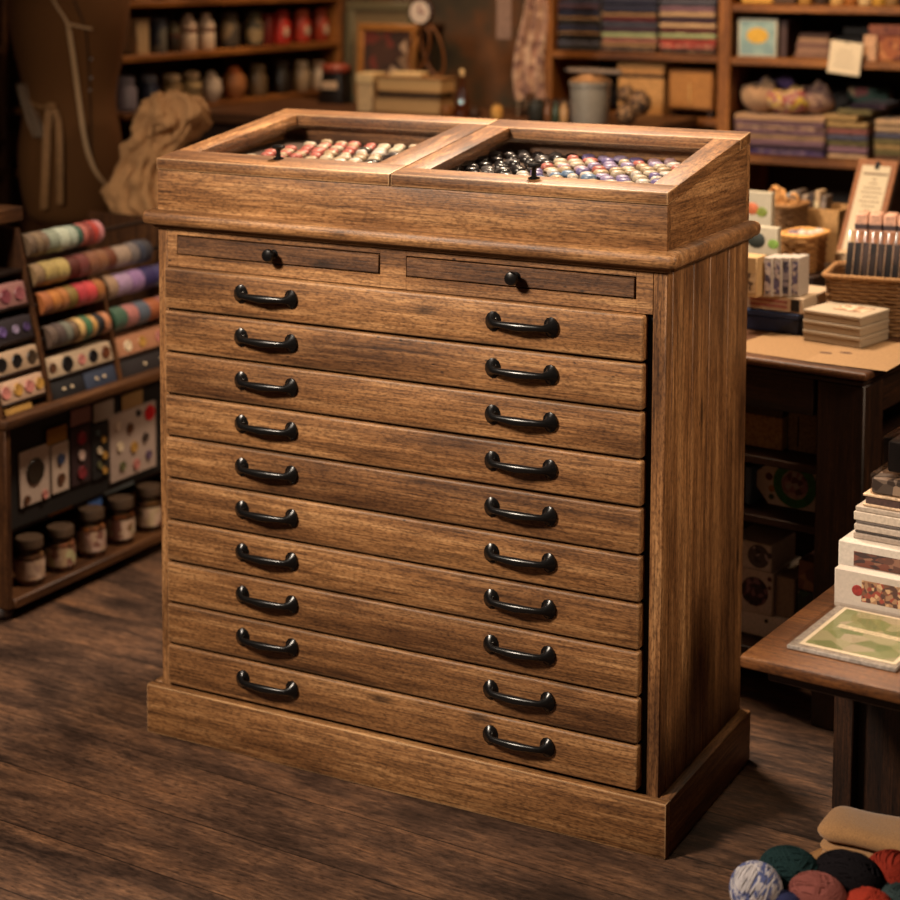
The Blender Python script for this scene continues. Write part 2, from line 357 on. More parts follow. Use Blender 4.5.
u.hexa([(.017, D-.016, zf), (1, D-.016, zf), (1, D, zf), (.017, D, zf)] + [(x, y, top(y)-LT-.001) for x, y in ((.017, D-.016), (1, D-.016), (1, D), (.017, D))])
u.build('case_back', WXN, cab)
u = MB()
u.hexa([(.985, .0165, zf), (1, .0165, zf), (1, D-.0165, zf), (.985, D-.0165, zf)] + [(x, y, top(y)-LT-.001) for x, y in ((.985, .0165), (1, .0165), (1, D-.0165), (.985, D-.0165))])
u.build('case_side', WY, cab); u = MB()
u.hexa([(0.0, .0165, zf), (.014, .0165, zf), (.031, D-.0165, zf), (.017, D-.0165, zf)] + [(x, y, top(y)-LT-.001) for x, y in ((0, .0165), (.014, .0165), (.031, D-.0165), (.017, D-.0165))])
u.build('case_side', WY, cab); u = MB()
u.hexa([(.49, .0165, zf), (.499, .0165, zf), (.503, D-.0165, zf), (.494, D-.0165, zf)] + [(x, y, top(y)-LT-.001) for x, y in ((.49, .0165), (.499, .0165), (.503, D-.0165), (.494, D-.0165))])
u.build('case_divider', WY, cab)
TRAY = 1.069
TS = .085; tray = lambda y: TRAY+TS*(y-.1)
MB().hexa([(.015, .0166, tray(.0166)-.008), (.984, .0166, tray(.0166)-.008), (.984, D-.0166, tray(D)-.008), (.032, D-.0166, tray(D)-.008), (.015, .0166, tray(.0166)), (.984, .0166, tray(.0166)), (.984, D-.0166, tray(D-.0166)), (.032, D-.0166, tray(D-.0166))], 0).build('display_tray', plain((64, 48, 38), .9), cab)
def lid(xo, xi, label):
    # xo: outer x at front left/right and back left/right; xi: opening the same, then y of opening front/back
    X0, X1, B0, B1 = xo; a0, a1, b0, b1, y0, y1 = xi
    o = bpy.data.objects.new('lid', None); COL.objects.link(o); o.parent = cab; o.empty_display_size = .05
    xl = lambda y: X0+(B0-X0)*y/D
    xr = lambda y: X1+(B1-X1)*y/D
    for pts, mt, dz in (([(X0, -.002), (X1, -.002), (xr(y0), y0), (xl(y0), y0)], WX, 0), ([(xl(y1), y1), (xr(y1), y1), (B1, D+.002), (B0, D+.002)], WX, 0),
                        ([(xl(y0), y0), (a0, y0), (b0, y1), (xl(y1), y1)], WY, .0002), ([(a1, y0), (xr(y0), y0), (xr(y1), y1), (b1, y1)], WY, .0002)):
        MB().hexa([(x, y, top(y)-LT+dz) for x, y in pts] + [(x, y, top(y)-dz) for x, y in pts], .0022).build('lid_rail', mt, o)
    g = MB(); e = .004; q = [(a0-e, y0-e), (a1+e, y0-e), (b1+e, y1+e), (b0-e, y1+e)]
    g.hexa([(x, y, top(y)-.0145) for x, y in q] + [(x, y, top(y)-.0125) for x, y in q], 0)
    g.build('glass_pane', glass(), o)
    return o
lidL = lid((-.001, .4925, .017, .4985), (.05, .432, .071, .442, .062, .365), 'left glazed lid')
lidR = lid((.4945, 1.001, .5005, 1.0), (.547, .957, .55, .951, .045, .35), 'right glazed lid')
for o_, kx, ky in ((lidL, .236, .045), (lidR, .752, .028)):
    MB().lathe([(.010, 0), (.010, .002), (.0045, .004), (.004, .014), (.0055, .017), (.0115, .0195), (.0125, .0225), (.010, .0255), (.003, .0268)], (kx, ky, top(ky)-.0005), 18).build('lid_knob', BLACK, o_)
# pull-out slides
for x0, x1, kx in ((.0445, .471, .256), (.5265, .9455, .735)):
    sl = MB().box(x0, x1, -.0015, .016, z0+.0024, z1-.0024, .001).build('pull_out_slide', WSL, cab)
    MB().lathe([(.009, 0), (.0055, .003), (.005, .011), (.010, .014), (.0122, .019), (.0105, .024), (.004, .0265)], (0, 0, 0), 18, mat=TR(kx, -.0012, (z0+z1)/2) @ RX(math.pi/2)).build('knob', BLACK, sl)
# drawers
hb = MB()
pth = [(-.064, .0, .001), (-.0638, -.004, .001), (-.063, -.007, .0008), (-.060, -.013, .0004), (-.053, -.019, 0), (-.040, -.021, 0), (-.02, -.0225, -.0005), (0, -.023, -.001)]
rd = [.0170, .0172, .0125, .0075, .0056, .0056, .0066, .0076]
pth = pth + [(-x, y, z) for x, y, z in pth[-2::-1]]; rd = rd + rd[-2::-1]
hb.tube(pth, rd, 12)
h0 = None
pitch = (.8892-.0965)/10
for k in range(10):
    zc1 = .8892-k*pitch; zc0 = zc1-pitch+.0042
    t = MB(); t.box(.0225, .9665, -.013, .012, zc0, zc1, .0045, seg=3)
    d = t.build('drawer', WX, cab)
    for hx in (.2465, .7525):
        if h0 is None: h0 = hb.build('handle', BLACK, d); hh = h0
        else: hh = dup(h0, d)
        hh.scale = (.825, .85, 1.0); hh.location = (hx, -.0122, (zc0+zc1)/2+.003)
# buttons in the two glazed compartments
def button_mesh(rx, ry, h):
    return MB().lathe([(.93, 0), (1, .25), (.97, .55), (.8, .85), (.5, 1.0), (.15, 1.04)], (0, 0, 0), 14, mat=Matrix.Diagonal((rx, ry, h, 1)))
bproto = {}
BC = {'rose': (160, 88, 78), 'cream': (150, 130, 104), 'ivory': (164, 150, 130), 'silver': (110, 104, 98), 'black': (26, 24, 26), 'grey': (66, 62, 62), 'blue': (88, 112, 142), 'lilac': (128, 116, 150), 'white': (172, 164, 156), 'mauve': (156, 132, 144), 'violet': (96, 86, 132)}
def put_button(cname, x, y, side):
    key = cname
    if key not in bproto:
        mtl = plain(BC[cname], .25 if cname in ('black', 'silver', 'grey') else .4, .75 if cname == 'silver' else 0, .6, .08)
        o = button_mesh(.0146, .0112, .0105).build('button', mtl); bproto[key] = o
    else: o = dup(bproto[key])
    o.location = (x+random.uniform(-.003, .003), y+random.uniform(-.002, .002), tray(y)+.0003); o.rotation_euler = (TS, 0, random.uniform(-.7, .7)); k_ = random.uniform(.82, 1.04); o.scale = (k_, k_, random.uniform(.8, 1.15))
    tag(o, '%s domed oval button under the %s glass lid' % (cname, side), 'button', '%s buttons in the %s display' % (cname, side))
rowi = 0
y = .118
while y < .36:
    x = .075+.016*(rowi % 2)+(y-.1)*.25
    while x < .468:
        tt = (x-.06)/.4 - (y-.11)*.5
        if tt > .06 or y < .22:
            if tt > .62: cn = random.choice(['silver', 'black', 'grey', 'silver', 'black', 'ivory'])
            elif tt > .40: cn = random.choice(['ivory', 'cream', 'ivory', 'silver', 'white'])
            else: cn = random.choice(['rose', 'rose', 'rose', 'cream', 'ivory'])
            put_button(cn, x, y, 'left')
        x += .0325
    y += .0255; rowi += 1
rowi = 0; y = .075
while y < .36:
    x = .528+.016*(rowi % 2)
    while x < .965:
        tt = (x-.52)/.45
        if tt < .30+(y-.2)*.3: cn = random.choice(['black', 'black', 'grey', 'black'])
        elif tt < .60 and y < .24: cn = random.choice(['blue', 'blue', 'violet', 'white', 'cream'])
        elif y < .24: cn = random.choice(['white', 'lilac', 'violet', 'cream', 'white', 'ivory'])
        else: cn = random.choice(['mauve', 'cream', 'white', 'lilac', 'violet', 'ivory', 'rose'])
        put_button(cn, x, y, 'right'); x += .0325
    y += .0255; rowi += 1
# ------------------------------------------------------------------ helpers for the shop around the cabinet
def wb(mb, name, mat, root): return mb.build(name, mat, root, loc=-Vector(root.location))     # built in world metres under an unrotated root
def solo(mb, name, mat, label, cat, group=None): return tag(mb.build(name, mat), label, cat, group)
def rnd(a, b): return random.uniform(a, b)
def jitter(c, k=.08): return tuple(int(max(0, min(255, v*(1+rnd(-k, k))))) for v in c)

# ------------------------------------------------------------------ ribbon and button shelf on the left
UX0, UX1, UY0, UY1 = -.98, -.63, .285, 1.30
rs = thing('ribbon_shelf', 'dark wooden shelf unit of ribbon reels and button cards, left of chest', 'shelf unit', (-.8, .75, 0))
for y in (UY0, UY1-.018): wb(MB().box(UX0, UX1, y, y+.018, .03, .455, .002), 'end_panel', SZ, rs)
wb(MB().box(UX0, UX1+.012, UY0-.008, UY1+.008, .434, .455, .004, seg=2), 'middle_board', SY, rs)
wb(MB().box(UX0, UX1+.006, UY0+.0185, UY1-.0185, .028, .050, .003), 'bottom_board', SY, rs)
wb(MB().box(UX0, -.70, UY0+.0185, UY1-.0185, .165, .178, .002), 'ledge', TY, rs)
wb(MB().box(-.70, -.690, UY0+.0185, UY1-.0185, .178, .432, .001), 'button_board', DARK, rs)
wb(MB().box(UX0-.008, UX0, UY0, UY1, .03, .74, .001), 'back_board', TZ, rs)
for x in (UX0+.04, UX1-.035):
    for y in (UY0+.02, UY1-.03): wb(MB().lathe([(.018, 0), (.026, .012), (.024, .022), (.018, .030)], (x, y, 0), 14), 'foot', TZ, rs)
xf = lambda z: -.645-(z-.455)*.235
def divider(y, z1): wb(MB().prism([(UX0, .4555), (xf(.455), .4555), (xf(z1), z1), (UX0, z1)], y, y+.012, 'y'), 'divider', SZ, rs)
divider(UY0+.002, .86); divider(.452, .845); divider(.703, .685); divider(1.005, .80)
wb(MB().box(UX0, -.735, UY0-.012, .478, .861, .893, .003), 'top_board', SY, rs)
ROWS = [(.801, 25, 103), (.733, 29, 145), (.668, 39, 103), (.592, 43, 106)]
for z, a, b in ROWS: wb(MB().tube([(xf(z)-.012, .464, z), (xf(z)-.012, 1.004, z)], .005, 8), 'rod', TY, rs)
def reels(z, y0, y1, items, where):
    tot = sum(w_ for c, n, w_ in items); y = y0; xc = xf(z)-.012
    for i, (c, n, w_) in enumerate(items):
        d = (y1-y0)*w_/tot; r = .0285*rnd(.93, 1.03)
        t = MB().lathe([(.0052, .001), (r*.9, .001), (r*.97, .003), (r, d*.5), (r*.97, d-.003), (r*.9, d-.001), (.0052, d-.001)], (0, 0, 0), 24, mat=RX(-math.pi/2), cap=False)
        o = t.build('ribbon_reel', bands(tuple(int(v*.8) for v in c), c, 2, 40, .55, .1) if i % 4 == 3 else plain(c, .5, sheen=.2), None)
        o.location = (xc, y, z); y += d
        od = ['first', 'second', 'third', 'fourth', 'fifth', 'sixth', 'seventh', 'eighth', 'ninth', 'tenth', 'eleventh', 'twelfth'][i]
        tag(o, '%s ribbon reel, %s from left on the %s' % (n, od, where), 'ribbon', 'ribbon reels on the left shelf')
T = lambda z, a, py: at(a, py, 0, xf(z)+.01).y
reels(.801, .472, .738, [((96, 74, 54), 'brown', 1), ((116, 92, 66), 'tan', 1), ((104, 80, 58), 'brown', .8), ((150, 156, 136), 'pale mint', 1.5), ((168, 172, 152), 'pale mint', 1.5), ((150, 158, 142), 'pale mint', 1.2), ((44, 74, 58), 'dark green', .8), ((176, 96, 84), 'pink', .8), ((120, 36, 30), 'dark red', .7), ((158, 48, 36), 'red', .8), ((176, 110, 112), 'dusty pink', .8)], 'top rod')
reels(.733, .474, .905, [((126, 98, 66), 'tan', .9), ((152, 128, 72), 'straw yellow', 1.2), ((164, 140, 80), 'straw yellow', 1.2), ((92, 40, 32), 'burgundy', 1), ((96, 34, 28), 'burgundy', 1), ((112, 66, 40), 'gold and brown', 1), ((118, 72, 40), 'gold and brown', 1), ((110, 58, 36), 'rust', .9), ((146, 122, 104), 'greyish beige', 1.6), ((104, 92, 88), 'slate', .9), ((44, 46, 62), 'navy', .7), ((62, 56, 60), 'charcoal', .7)], 'second rod')
reels(.668, .482, .700, [((150, 84, 40), 'orange brown', 1), ((168, 102, 38), 'amber', 1), ((158, 96, 42), 'amber', .8), ((140, 112, 56), 'olive gold', 1), ((164, 40, 48), 'crimson', 1.1), ((178, 50, 52), 'crimson', 1.1), ((140, 82, 30), 'amber', .9)], 'third rod\'s left half')
reels(.668, .717, .985, [((140, 110, 84), 'tan', .7), ((146, 118, 146), 'lilac', 1.2), ((132, 98, 140), 'lilac', 1), ((54, 44, 92), 'deep violet', 1), ((48, 40, 88), 'deep violet', 1), ((96, 60, 110), 'purple', .8)], 'third rod\'s right half')
reels(.592, .484, .700, [((86, 66, 54), 'grey brown', .9), ((70, 52, 46), 'dark brown', .9), ((100, 98, 84), 'grey green', .9), ((112, 84, 58), 'brown', .7), ((186, 150, 92), 'pale gold', .8), ((52, 92, 56), 'green', .9), ((178, 132, 66), 'gold', .7), ((34, 32, 34), 'black', .9), ((164, 104, 66), 'peach brown', .8)], 'fourth rod\'s left half')
reels(.592, .717, .99, [((50, 78, 58), 'dark green', .8), ((150, 90, 84), 'rose', .8), ((70, 76, 88), 'slate blue', .8), ((164, 92, 56), 'rust', .8), ((142, 84, 76), 'brownish pink', .9), ((160, 156, 112), 'pale green', .8)], 'fourth rod\'s right half')

def disc(r, h, mat=None): return MB().lathe([(r*.9, 0), (r, h*.4), (r*.92, h), (r*.6, h*.75), (r*.05, h*.7)], (0, 0, 0), 16, mat=mat)
def button_card(name, label, cat, px, X, col, dots, th=.006, group=None, pat=None):
    # an upright card facing +x; px = left, right, top, bottom in the photo; dots = (fraction along, fraction up, radius m, colour)
    cy = (px[2]+px[3])/2; cx = (px[0]+px[1])/2
    y0 = at(px[0], cy, 0, X).y; y1 = at(px[1], cy, 0, X).y; z0 = at(cx, px[3], 0, X).z; z1 = at(cx, px[2], 0, X).z
    r = thing(name, label, cat, (X-th, (y0+y1)/2, z0), 0, group)
    MB().box(0, th, -(y1-y0)/2, (y1-y0)/2, 0, z1-z0, .001).build('card', pat or plain(col, .7, var=.06), r)
    for u, v, rad, c in dots:
        disc(rad, .005).build('button', plain(c, .35), r, loc=(th, (u-.5)*(y1-y0), v*(z1-z0))).rotation_euler = (0, math.pi/2, 0)
    return r
BLK, RED, GLD, CRM, BRN, PNK, OLV = (26, 22, 22), (150, 30, 36), (168, 124, 60), (206, 182, 150), (84, 52, 34), (176, 110, 100), (96, 92, 60)
# cards of the upper rack, resting on small slats between the dividers
def slat(y0, y1, z): wb(MB().box(UX0, xf(z)-.002, y0, y1, z-.008, z, .001), 'slat', TY, rs)
for z in (.475+.005, .541, .607, .68, .755): slat(.302, .4515, z)
slat(.4645, .7025, .505); slat(.7155, 1.0045, .505)
def rack(name, label, cat, y0, y1, z, h, col, dots, depth=.05, pat=None):
    X = xf(z)-.004
    r = thing(name, label, cat, (X, (y0+y1)/2, z), 0, 'boxes in the ribbon shelf')
    w_ = (y1-y0)/2
    MB().hexa([(-depth, -w_, 0), (0, -w_, 0), (0, w_, 0), (-depth, w_, 0), (-depth, -w_, h), (-.012, -w_, h), (-.012, w_, h), (-depth, w_, h)], .001).build('box', pat or plain(col, .7, var=.06), r)
    for u, v, rad, c in dots:
        disc(rad, .004).build('button', plain(c, .35), r, loc=(-.012*v+.0005, (u-.5)*2*w_, v*h)).rotation_euler = (0, math.pi/2-.2, 0)
rack('button_box', 'pinkish box of dusty rose buttons on upper slat beside the ribbon reels', 'box', .306, .448, .68, .048, (150, 104, 98), [(.2, .5, .017, (130, 70, 76)), (.52, .5, .017, (120, 62, 70)), (.84, .5, .016, (134, 76, 80))])
rack('button_box', 'dark box of purple and white buttons left of the ribbon reels', 'box', .306, .448, .607, .046, (40, 30, 34), [(.3, .5, .012, (92, 72, 120)), (.6, .5, .010, (140, 124, 150)), (.85, .5, .010, (74, 56, 96))])
rack('button_box', 'cream box with three black buttons left of the ribbon reels', 'box', .306, .448, .541, .045, (176, 146, 118), [(.15, .5, .016, BLK), (.5, .5, .016, BLK), (.85, .5, .016, (60, 46, 34))])
rack('button_box', 'cream box with pink and gold buttons left of the cream button tray', 'box', .306, .448, .48, .045, (190, 154, 128), [(.12, .5, .015, PNK), (.4, .5, .015, GLD), (.66, .5, .015, PNK), (.9, .5, .014, GLD)])
rack('button_box', 'long cream tray with two large black buttons below the ribbon reels', 'box', .468, .700, .505, .042, (186, 160, 132), [(.08, .5, .012, BRN), (.3, .5, .019, BLK), (.52, .5, .013, PNK), (.70, .5, .016, BLK), (.9, .5, .015, (92, 50, 30))])
rack('button_box', 'peach tray with pale buttons below the right ribbon reels', 'box', .718, 1.0, .505, .042, (170, 116, 84), [(.15, .5, .014, CRM), (.35, .5, .014, GLD), (.6, .5, .016, PNK), (.85, .5, .010, (220, 200, 170))])
rack('small_box', 'kraft yellow box standing at left end of middle board', 'box', .312, .40, .4556, .024, (150, 110, 50), [], pat=plain((158, 116, 54), .8))
for (a, b_, c, lb) in ((.47, .584, (30, 26, 28), 'black lidded box below the cream button tray'), (.588, .70, (52, 58, 76), 'slate blue lidded box below the cream button tray'), (.72, .98, (38, 30, 30), 'dark brown box with pale dots below the peach tray')):
    rack('small_box', lb, 'box', a, b_, .4556, .038, c, [(.35, .5, .004, CRM), (.6, .5, .004, CRM)])
# cards on the board below
BX = -.6835
button_card('button_card', 'large cream card with one big dark button at left of lower rack', 'button card', (20, 50, 448, 503), BX, (176, 152, 136), [(.5, .58, .030, (40, 32, 24)), (.2, .12, .010, BRN), (.8, .1, .010, PNK)])
button_card('button_card', 'narrow cream card with a blue button above a brown one', 'button card', (52, 69, 443, 492), BX, (184, 160, 142), [(.5, .68, .013, (52, 60, 84)), (.5, .28, .013, BRN)])
button_card('button_card', 'dark card with two red buttons around a pink label', 'button card', (71, 91, 426, 484), BX, (50, 30, 30), [(.5, .80, .016, (130, 34, 44)), (.5, .2, .015, (120, 44, 48)), (.5, .5, .012, (196, 164, 150))])
button_card('button_card', 'black card of gold and cream beads beside the big beige card', 'button card', (92, 109, 424, 478), BX, (34, 30, 28), [(.3, .85, .007, (80, 96, 100)), (.65, .7, .008, GLD), (.4, .52, .009, CRM), (.7, .4, .010, GLD), (.4, .25, .008, OLV), (.7, .12, .009, GLD)])
button_card('button_card', 'big beige card of mixed buttons with red disc in its corner', 'button card', (110, 156, 408, 475), BX, (168, 144, 130), [(.85, .85, .020, (176, 28, 32)), (.15, .82, .011, (196, 170, 150)), (.42, .72, .013, BRN), (.2, .5, .012, CRM), (.5, .42, .014, GLD), (.75, .5, .012, (60, 46, 40)), (.25, .2, .012, OLV), (.55, .15, .013, PNK), (.82, .22, .012, (90, 70, 90)), (.6, .9, .009, BLK)])
for px, c, lb in (((47, 67, 427, 443), (150, 104, 34), 'ochre paper tag above the narrow cream button card'), ((71, 91, 408, 424), (150, 110, 104), 'pinkish paper tag above the red button card'), ((94, 114, 401, 420), (170, 154, 140), 'pale grey paper tag above the black bead card'), ((122, 143, 392, 408), (150, 112, 68), 'tan paper tag at top right of lower rack')):
    button_card('paper_tag', lb, 'tag', px, BX+.001, c, [], .002)
for px, c, lb in (((15, 34, 500, 520), (178, 142, 40), 'yellow paper tag hanging at left of ledge'), ((49, 73, 488, 512), (176, 116, 36), 'orange paper tag on ledge below the narrow cream card'), ((80, 107, 481, 497), (196, 178, 166), 'white paper tag on ledge above third jar'), ((104, 134, 471, 490), (150, 166, 172), 'pale blue paper tag on ledge above fourth jar'), ((88, 102, 499, 508), (60, 92, 150), 'small bright blue tag under the white tag')):
    button_card('paper_tag', lb, 'tag', px, -.697, c, [], .002)
# jars on the bottom board
for i, (px, py, r, h, c, lb) in enumerate(((30, 590, .034, .105, (150, 118, 100), 'with pale pinkish label'), (61, 576, .034, .10, (160, 128, 96), 'with beige label and bronze print'), (92, 562, .033, .112, (164, 124, 104), 'with rosy tall label'), (121, 548, .034, .108, (120, 84, 50), 'of amber beads'), (149, 536, .032, .11, (104, 84, 66), 'with grey brown contents'))):
    p = at(px, py, 0, -.672); x = -.672
    r_ = thing('button_jar', '%s glass jar %s on bottom shelf of the ribbon unit' % (['leftmost', 'second', 'third', 'fourth', 'fifth'][i], lb), 'jar', (x, p.y, .0503), 0, 'jars under the button cards')
    MB().lathe([(r*.9, 0), (r, .006), (r, h*.72), (r*.82, h*.82), (r*.82, h*.86)], (0, 0, 0), 22).build('glass_body', glass((210, 190, 170), .05), r_)
    MB().lathe([(r*.60, .66*h-.001), (r*.60, .66*h)], (0, 0, 0), 12).build('paper_disc', PAPER, r_)
    MB().lathe([(r*1.012, h*.14), (r*1.012, h*.56)], (0, 0, 0), 22, cap=False).build('label_band', pattern([jitter((178, 146, 120)), (168, 136, 110), c, (120, 76, 60), (184, 152, 128)], 60), r_)
    MB().lathe([(r*.88, .003), (r*.95, .008), (r*.95, h*.62), (r*.8, h*.65)], (0, 0, 0), 20).build('contents', pattern([jitter(c), tuple(int(v*.6) for v in c), jitter(c, .2), tuple(int(v*.8) for v in c)], 70), r_)
    MB().lathe([(r*.88, h*.80), (r*.92, h*.81), (r*.92, h*.97), (r*.88, h)], (0, 0, 0), 22).build('lid', plain((70, 52, 38), .5), r_)

# ------------------------------------------------------------------ dress form
from mathutils.bvhtree import BVHTree
MY = 1.34
mc = at(70, 105, 1, MY); MA = math.radians(24)
tb = MB(); rings = []
for z, rx, ry in ((.70, .118, .10), (.74, .128, .108), (.80, .143, .118), (.87, .150, .122), (.93, .148, .116), (1.0, .136, .102), (1.06, .128, .094), (1.12, .138, .105), (1.18, .152, .122), (1.24, .165, .138), (1.29, .172, .142), (1.34, .172, .13), (1.40, .168, .105), (1.45, .135, .08), (1.49, .07, .055), (1.55, .05, .05)):
    rings.append([(mc.x+rx*math.cos(a)*math.cos(MA)-ry*math.sin(a)*math.sin(MA)*1, mc.y+rx*math.cos(a)*math.sin(MA)+ry*math.sin(a)*math.cos(MA), z) for a in [2*math.pi*i/36 for i in range(36)]])
tb.loft(rings)
bvh = BVHTree.FromBMesh(tb.bm)
df = thing('dress_form', 'brown cloth dress form standing behind the ribbon shelf', 'mannequin', (mc.x, mc.y, 0))
to = wb(tb, 'torso', plain((100, 62, 26), .9, bump=.2, scale=150), df)
sb = to.modifiers.new('round', 'SUBSURF'); sb.levels = 1; sb.render_levels = 1
wb(MB().lathe([(.018, 0), (.018, .70)], (mc.x, mc.y, .0), 14), 'pole', TZ, df)
wb(MB().lathe([(.19, 0), (.19, .02), (.05, .04), (.02, .06)], (mc.x, mc.y, 0), 24), 'base', TZ, df)
def hit(px, py, off=.004):
    d = ray(px, py).normalized(); h = bvh.ray_cast(Vector(CAMP), d)
    return (h[0]-d*off) if h[0] else at(px, py, 1, MY-.1)
sm = MB(); sm.tube([hit(px, py, .001) for px, py in ((74, 0), (80, 14), (86, 30), (88, 50), (89, 70), (90, 95), (91, 130), (92, 160))], .0022, 6); wb(sm, 'seam', plain((38, 24, 14), .9), df)
for px, py in ((91, 59), (91, 78), (90, 90)):
    p = hit(px, py, .002); wb(MB().ball(p, .004, sub=2), 'pin', STEEL, df)
def strip(pts, wdt, wd=RR, thick=.0015):
    P_ = [Vector(p) for p in pts]; n = (len(P_)-1)*4; 
    def fn(u, v):
        k = u*(len(P_)-1); i = min(int(k), len(P_)-2); f = k-i
        p0, p1, p2, p3 = P_[max(i-1, 0)], P_[i], P_[i+1], P_[min(i+2, len(P_)-1)]
        q = .5*((2*p1)+(p2-p0)*f+(2*p0-5*p1+4*p2-p3)*f*f+(3*p1-p0-3*p2+p3)*f**3)
        return q+wd*(v-.5)*wdt
    return MB().grid(fn, n, 2, thick)
TAPE = plain((196, 158, 116), .7, var=.05)
tm = thing('tape_measure', 'cream tape measure hanging down the front of the dress form', 'tape measure', mc)
t1 = [hit(px, py, .006) for px, py in ((50, -6), (58, 8), (66, 20))]+[hit(px, py, .008) for px, py in ((69, 30), (73, 55), (77, 85), (81, 115), (84, 135), (88, 152), (94, 168), (102, 180), (110, 187))]
wb(strip(t1[:4], .007), 'upper_strap', TAPE, tm); wb(strip(t1[3:], .0125), 'hanging_strap', TAPE, tm); wb(strip([hit(68, 24, .009), hit(78, 26, .009), hit(92, 29, .009)], .006, Vector((0, 0, 1)), .003), 'cross_loop', TAPE, tm)
rb = thing('hanging_ribbon', 'pair of tan ribbon ends tied at the dress form waist', 'ribbon', mc)
RIB = plain((150, 108, 66), .7)
wb(strip([hit(50, 106, .012), hit(47, 130, .013), hit(46, 160, .013), hit(45, 185, .014), hit(44, 209, .014)], .021), 'ribbon_end', RIB, rb)
wb(strip([hit(52, 106, .014), hit(58, 120, .015), hit(60, 150, .015), hit(60, 180, .016), hit(60, 204, .016)], .018), 'ribbon_end', RIB, rb)
k_ = hit(51, 106, .014); wb(MB().ball(k_, .014, 1.2, .8, .7, noise=.08), 'knot', RIB, rb)
wb(strip([hit(28, 100, .006), hit(38, 106, .01), hit(50, 107, .012)], .008, Vector((0, 0, 1))), 'waist_band', RIB, rb)
lp = [hit(px, py, .012) for px, py in ((23, 84), (26, 98), (31, 112), (36, 126), (41, 137))]
def lace(u, v):
    k = u*4; i = min(int(k), 3); q = lp[i].lerp(lp[i+1], k-i)
    return q+RR*((v-.5)*.040)+_f*(.008*math.sin(v*14+u*5))
solo(MB().grid(lace, 16, 12, .0015), 'lace_trim', plain((140, 118, 98), .9, bump=.5, scale=200), 'crumpled pale lace trim at left waist of dress form', 'lace')

# ------------------------------------------------------------------ draped burlap beside the dress form
def burlap():
    rings = []
    prof = [(.485, 168, .065, .05), (.60, 168, .068, .05), (.70, 166, .068, .05), (.765, 158, .085, .065), (.80, 141, .113, .08), (.86, 142, .098, .08), (.92, 149, .082, .075), (.97, 157, .072, .07), (1.00, 163, .082, .072), (1.03, 171, .10, .075), (1.06, 176, .098, .07), (1.085, 173, .07, .055), (1.10, 168, .02, .02)]
    for j, (z, px, rx, ry) in enumerate(prof):
        c = at(px, 170, 1, 1.17); ring = []
        for i in range(96):
            a = 2*math.pi*i/96
            k = 1+.11*math.sin(7*a+.5*j)+.08*math.sin(16*a-.7*j)+.05*math.sin(4*a+2*j)
            ring.append((c.x+rx*k*math.cos(a), c.y+ry*k*math.sin(a), z+(.018*math.sin(5*a+j) if 6 < j < 12 else 0)))
        rings.append(ring)
    return MB().loft(rings)
o = solo(burlap(), 'burlap_cloth', plain((176, 130, 86), .95, bump=.5, scale=160, var=.25), 'bundle of tan burlap cloth draped between dress form and chest', 'cloth')
sb = o.modifiers.new('round', 'SUBSURF'); sb.levels = 2; sb.render_levels = 2
tx = bpy.data.textures.new('crumple', 'CLOUDS'); tx.noise_scale = .045; tx.noise_depth = 3
dm = o.modifiers.new('crumple', 'DISPLACE'); dm.texture = tx; dm.strength = .055; dm.mid_level = .5; dm.texture_coords = 'LOCAL'

# sliver of shelving on the left wall beside the dress form
wu = thing('narrow_cupboard', 'narrow dark open cupboard on the left wall behind the dress form', 'cupboard', (-1.7, 1.3, 0))
for py in (46, 138, 168, 205): z_ = at(6, py, 0, -1.64).z; wb(MB().box(-1.748, -1.64, .95, 1.44, z_-.022, z_, .002), 'shelf_board', SY, wu)
for y in (.93, 1.44): wb(MB().box(-1.748, -1.64, y, y+.02, 0, 1.5, .002), 'side_panel', SZ, wu)
z_ = at(6, 138, 0, -1.64).z; solo(MB().box(-1.74, -1.65, 1.24, 1.42, z_+.0004, z_+.06, .01), 'folded_cloth', plain((60, 48, 40), .9), 'dark folded cloth on lower board of the narrow cupboard at far left', 'cloth')
solo(MB().box(-1.74, -1.655, 1.25, 1.42, z_+.061, z_+.13, .012), 'folded_cloth', plain((116, 86, 58), .9), 'tan folded cloth on top of the dark one in the narrow cupboard', 'cloth')
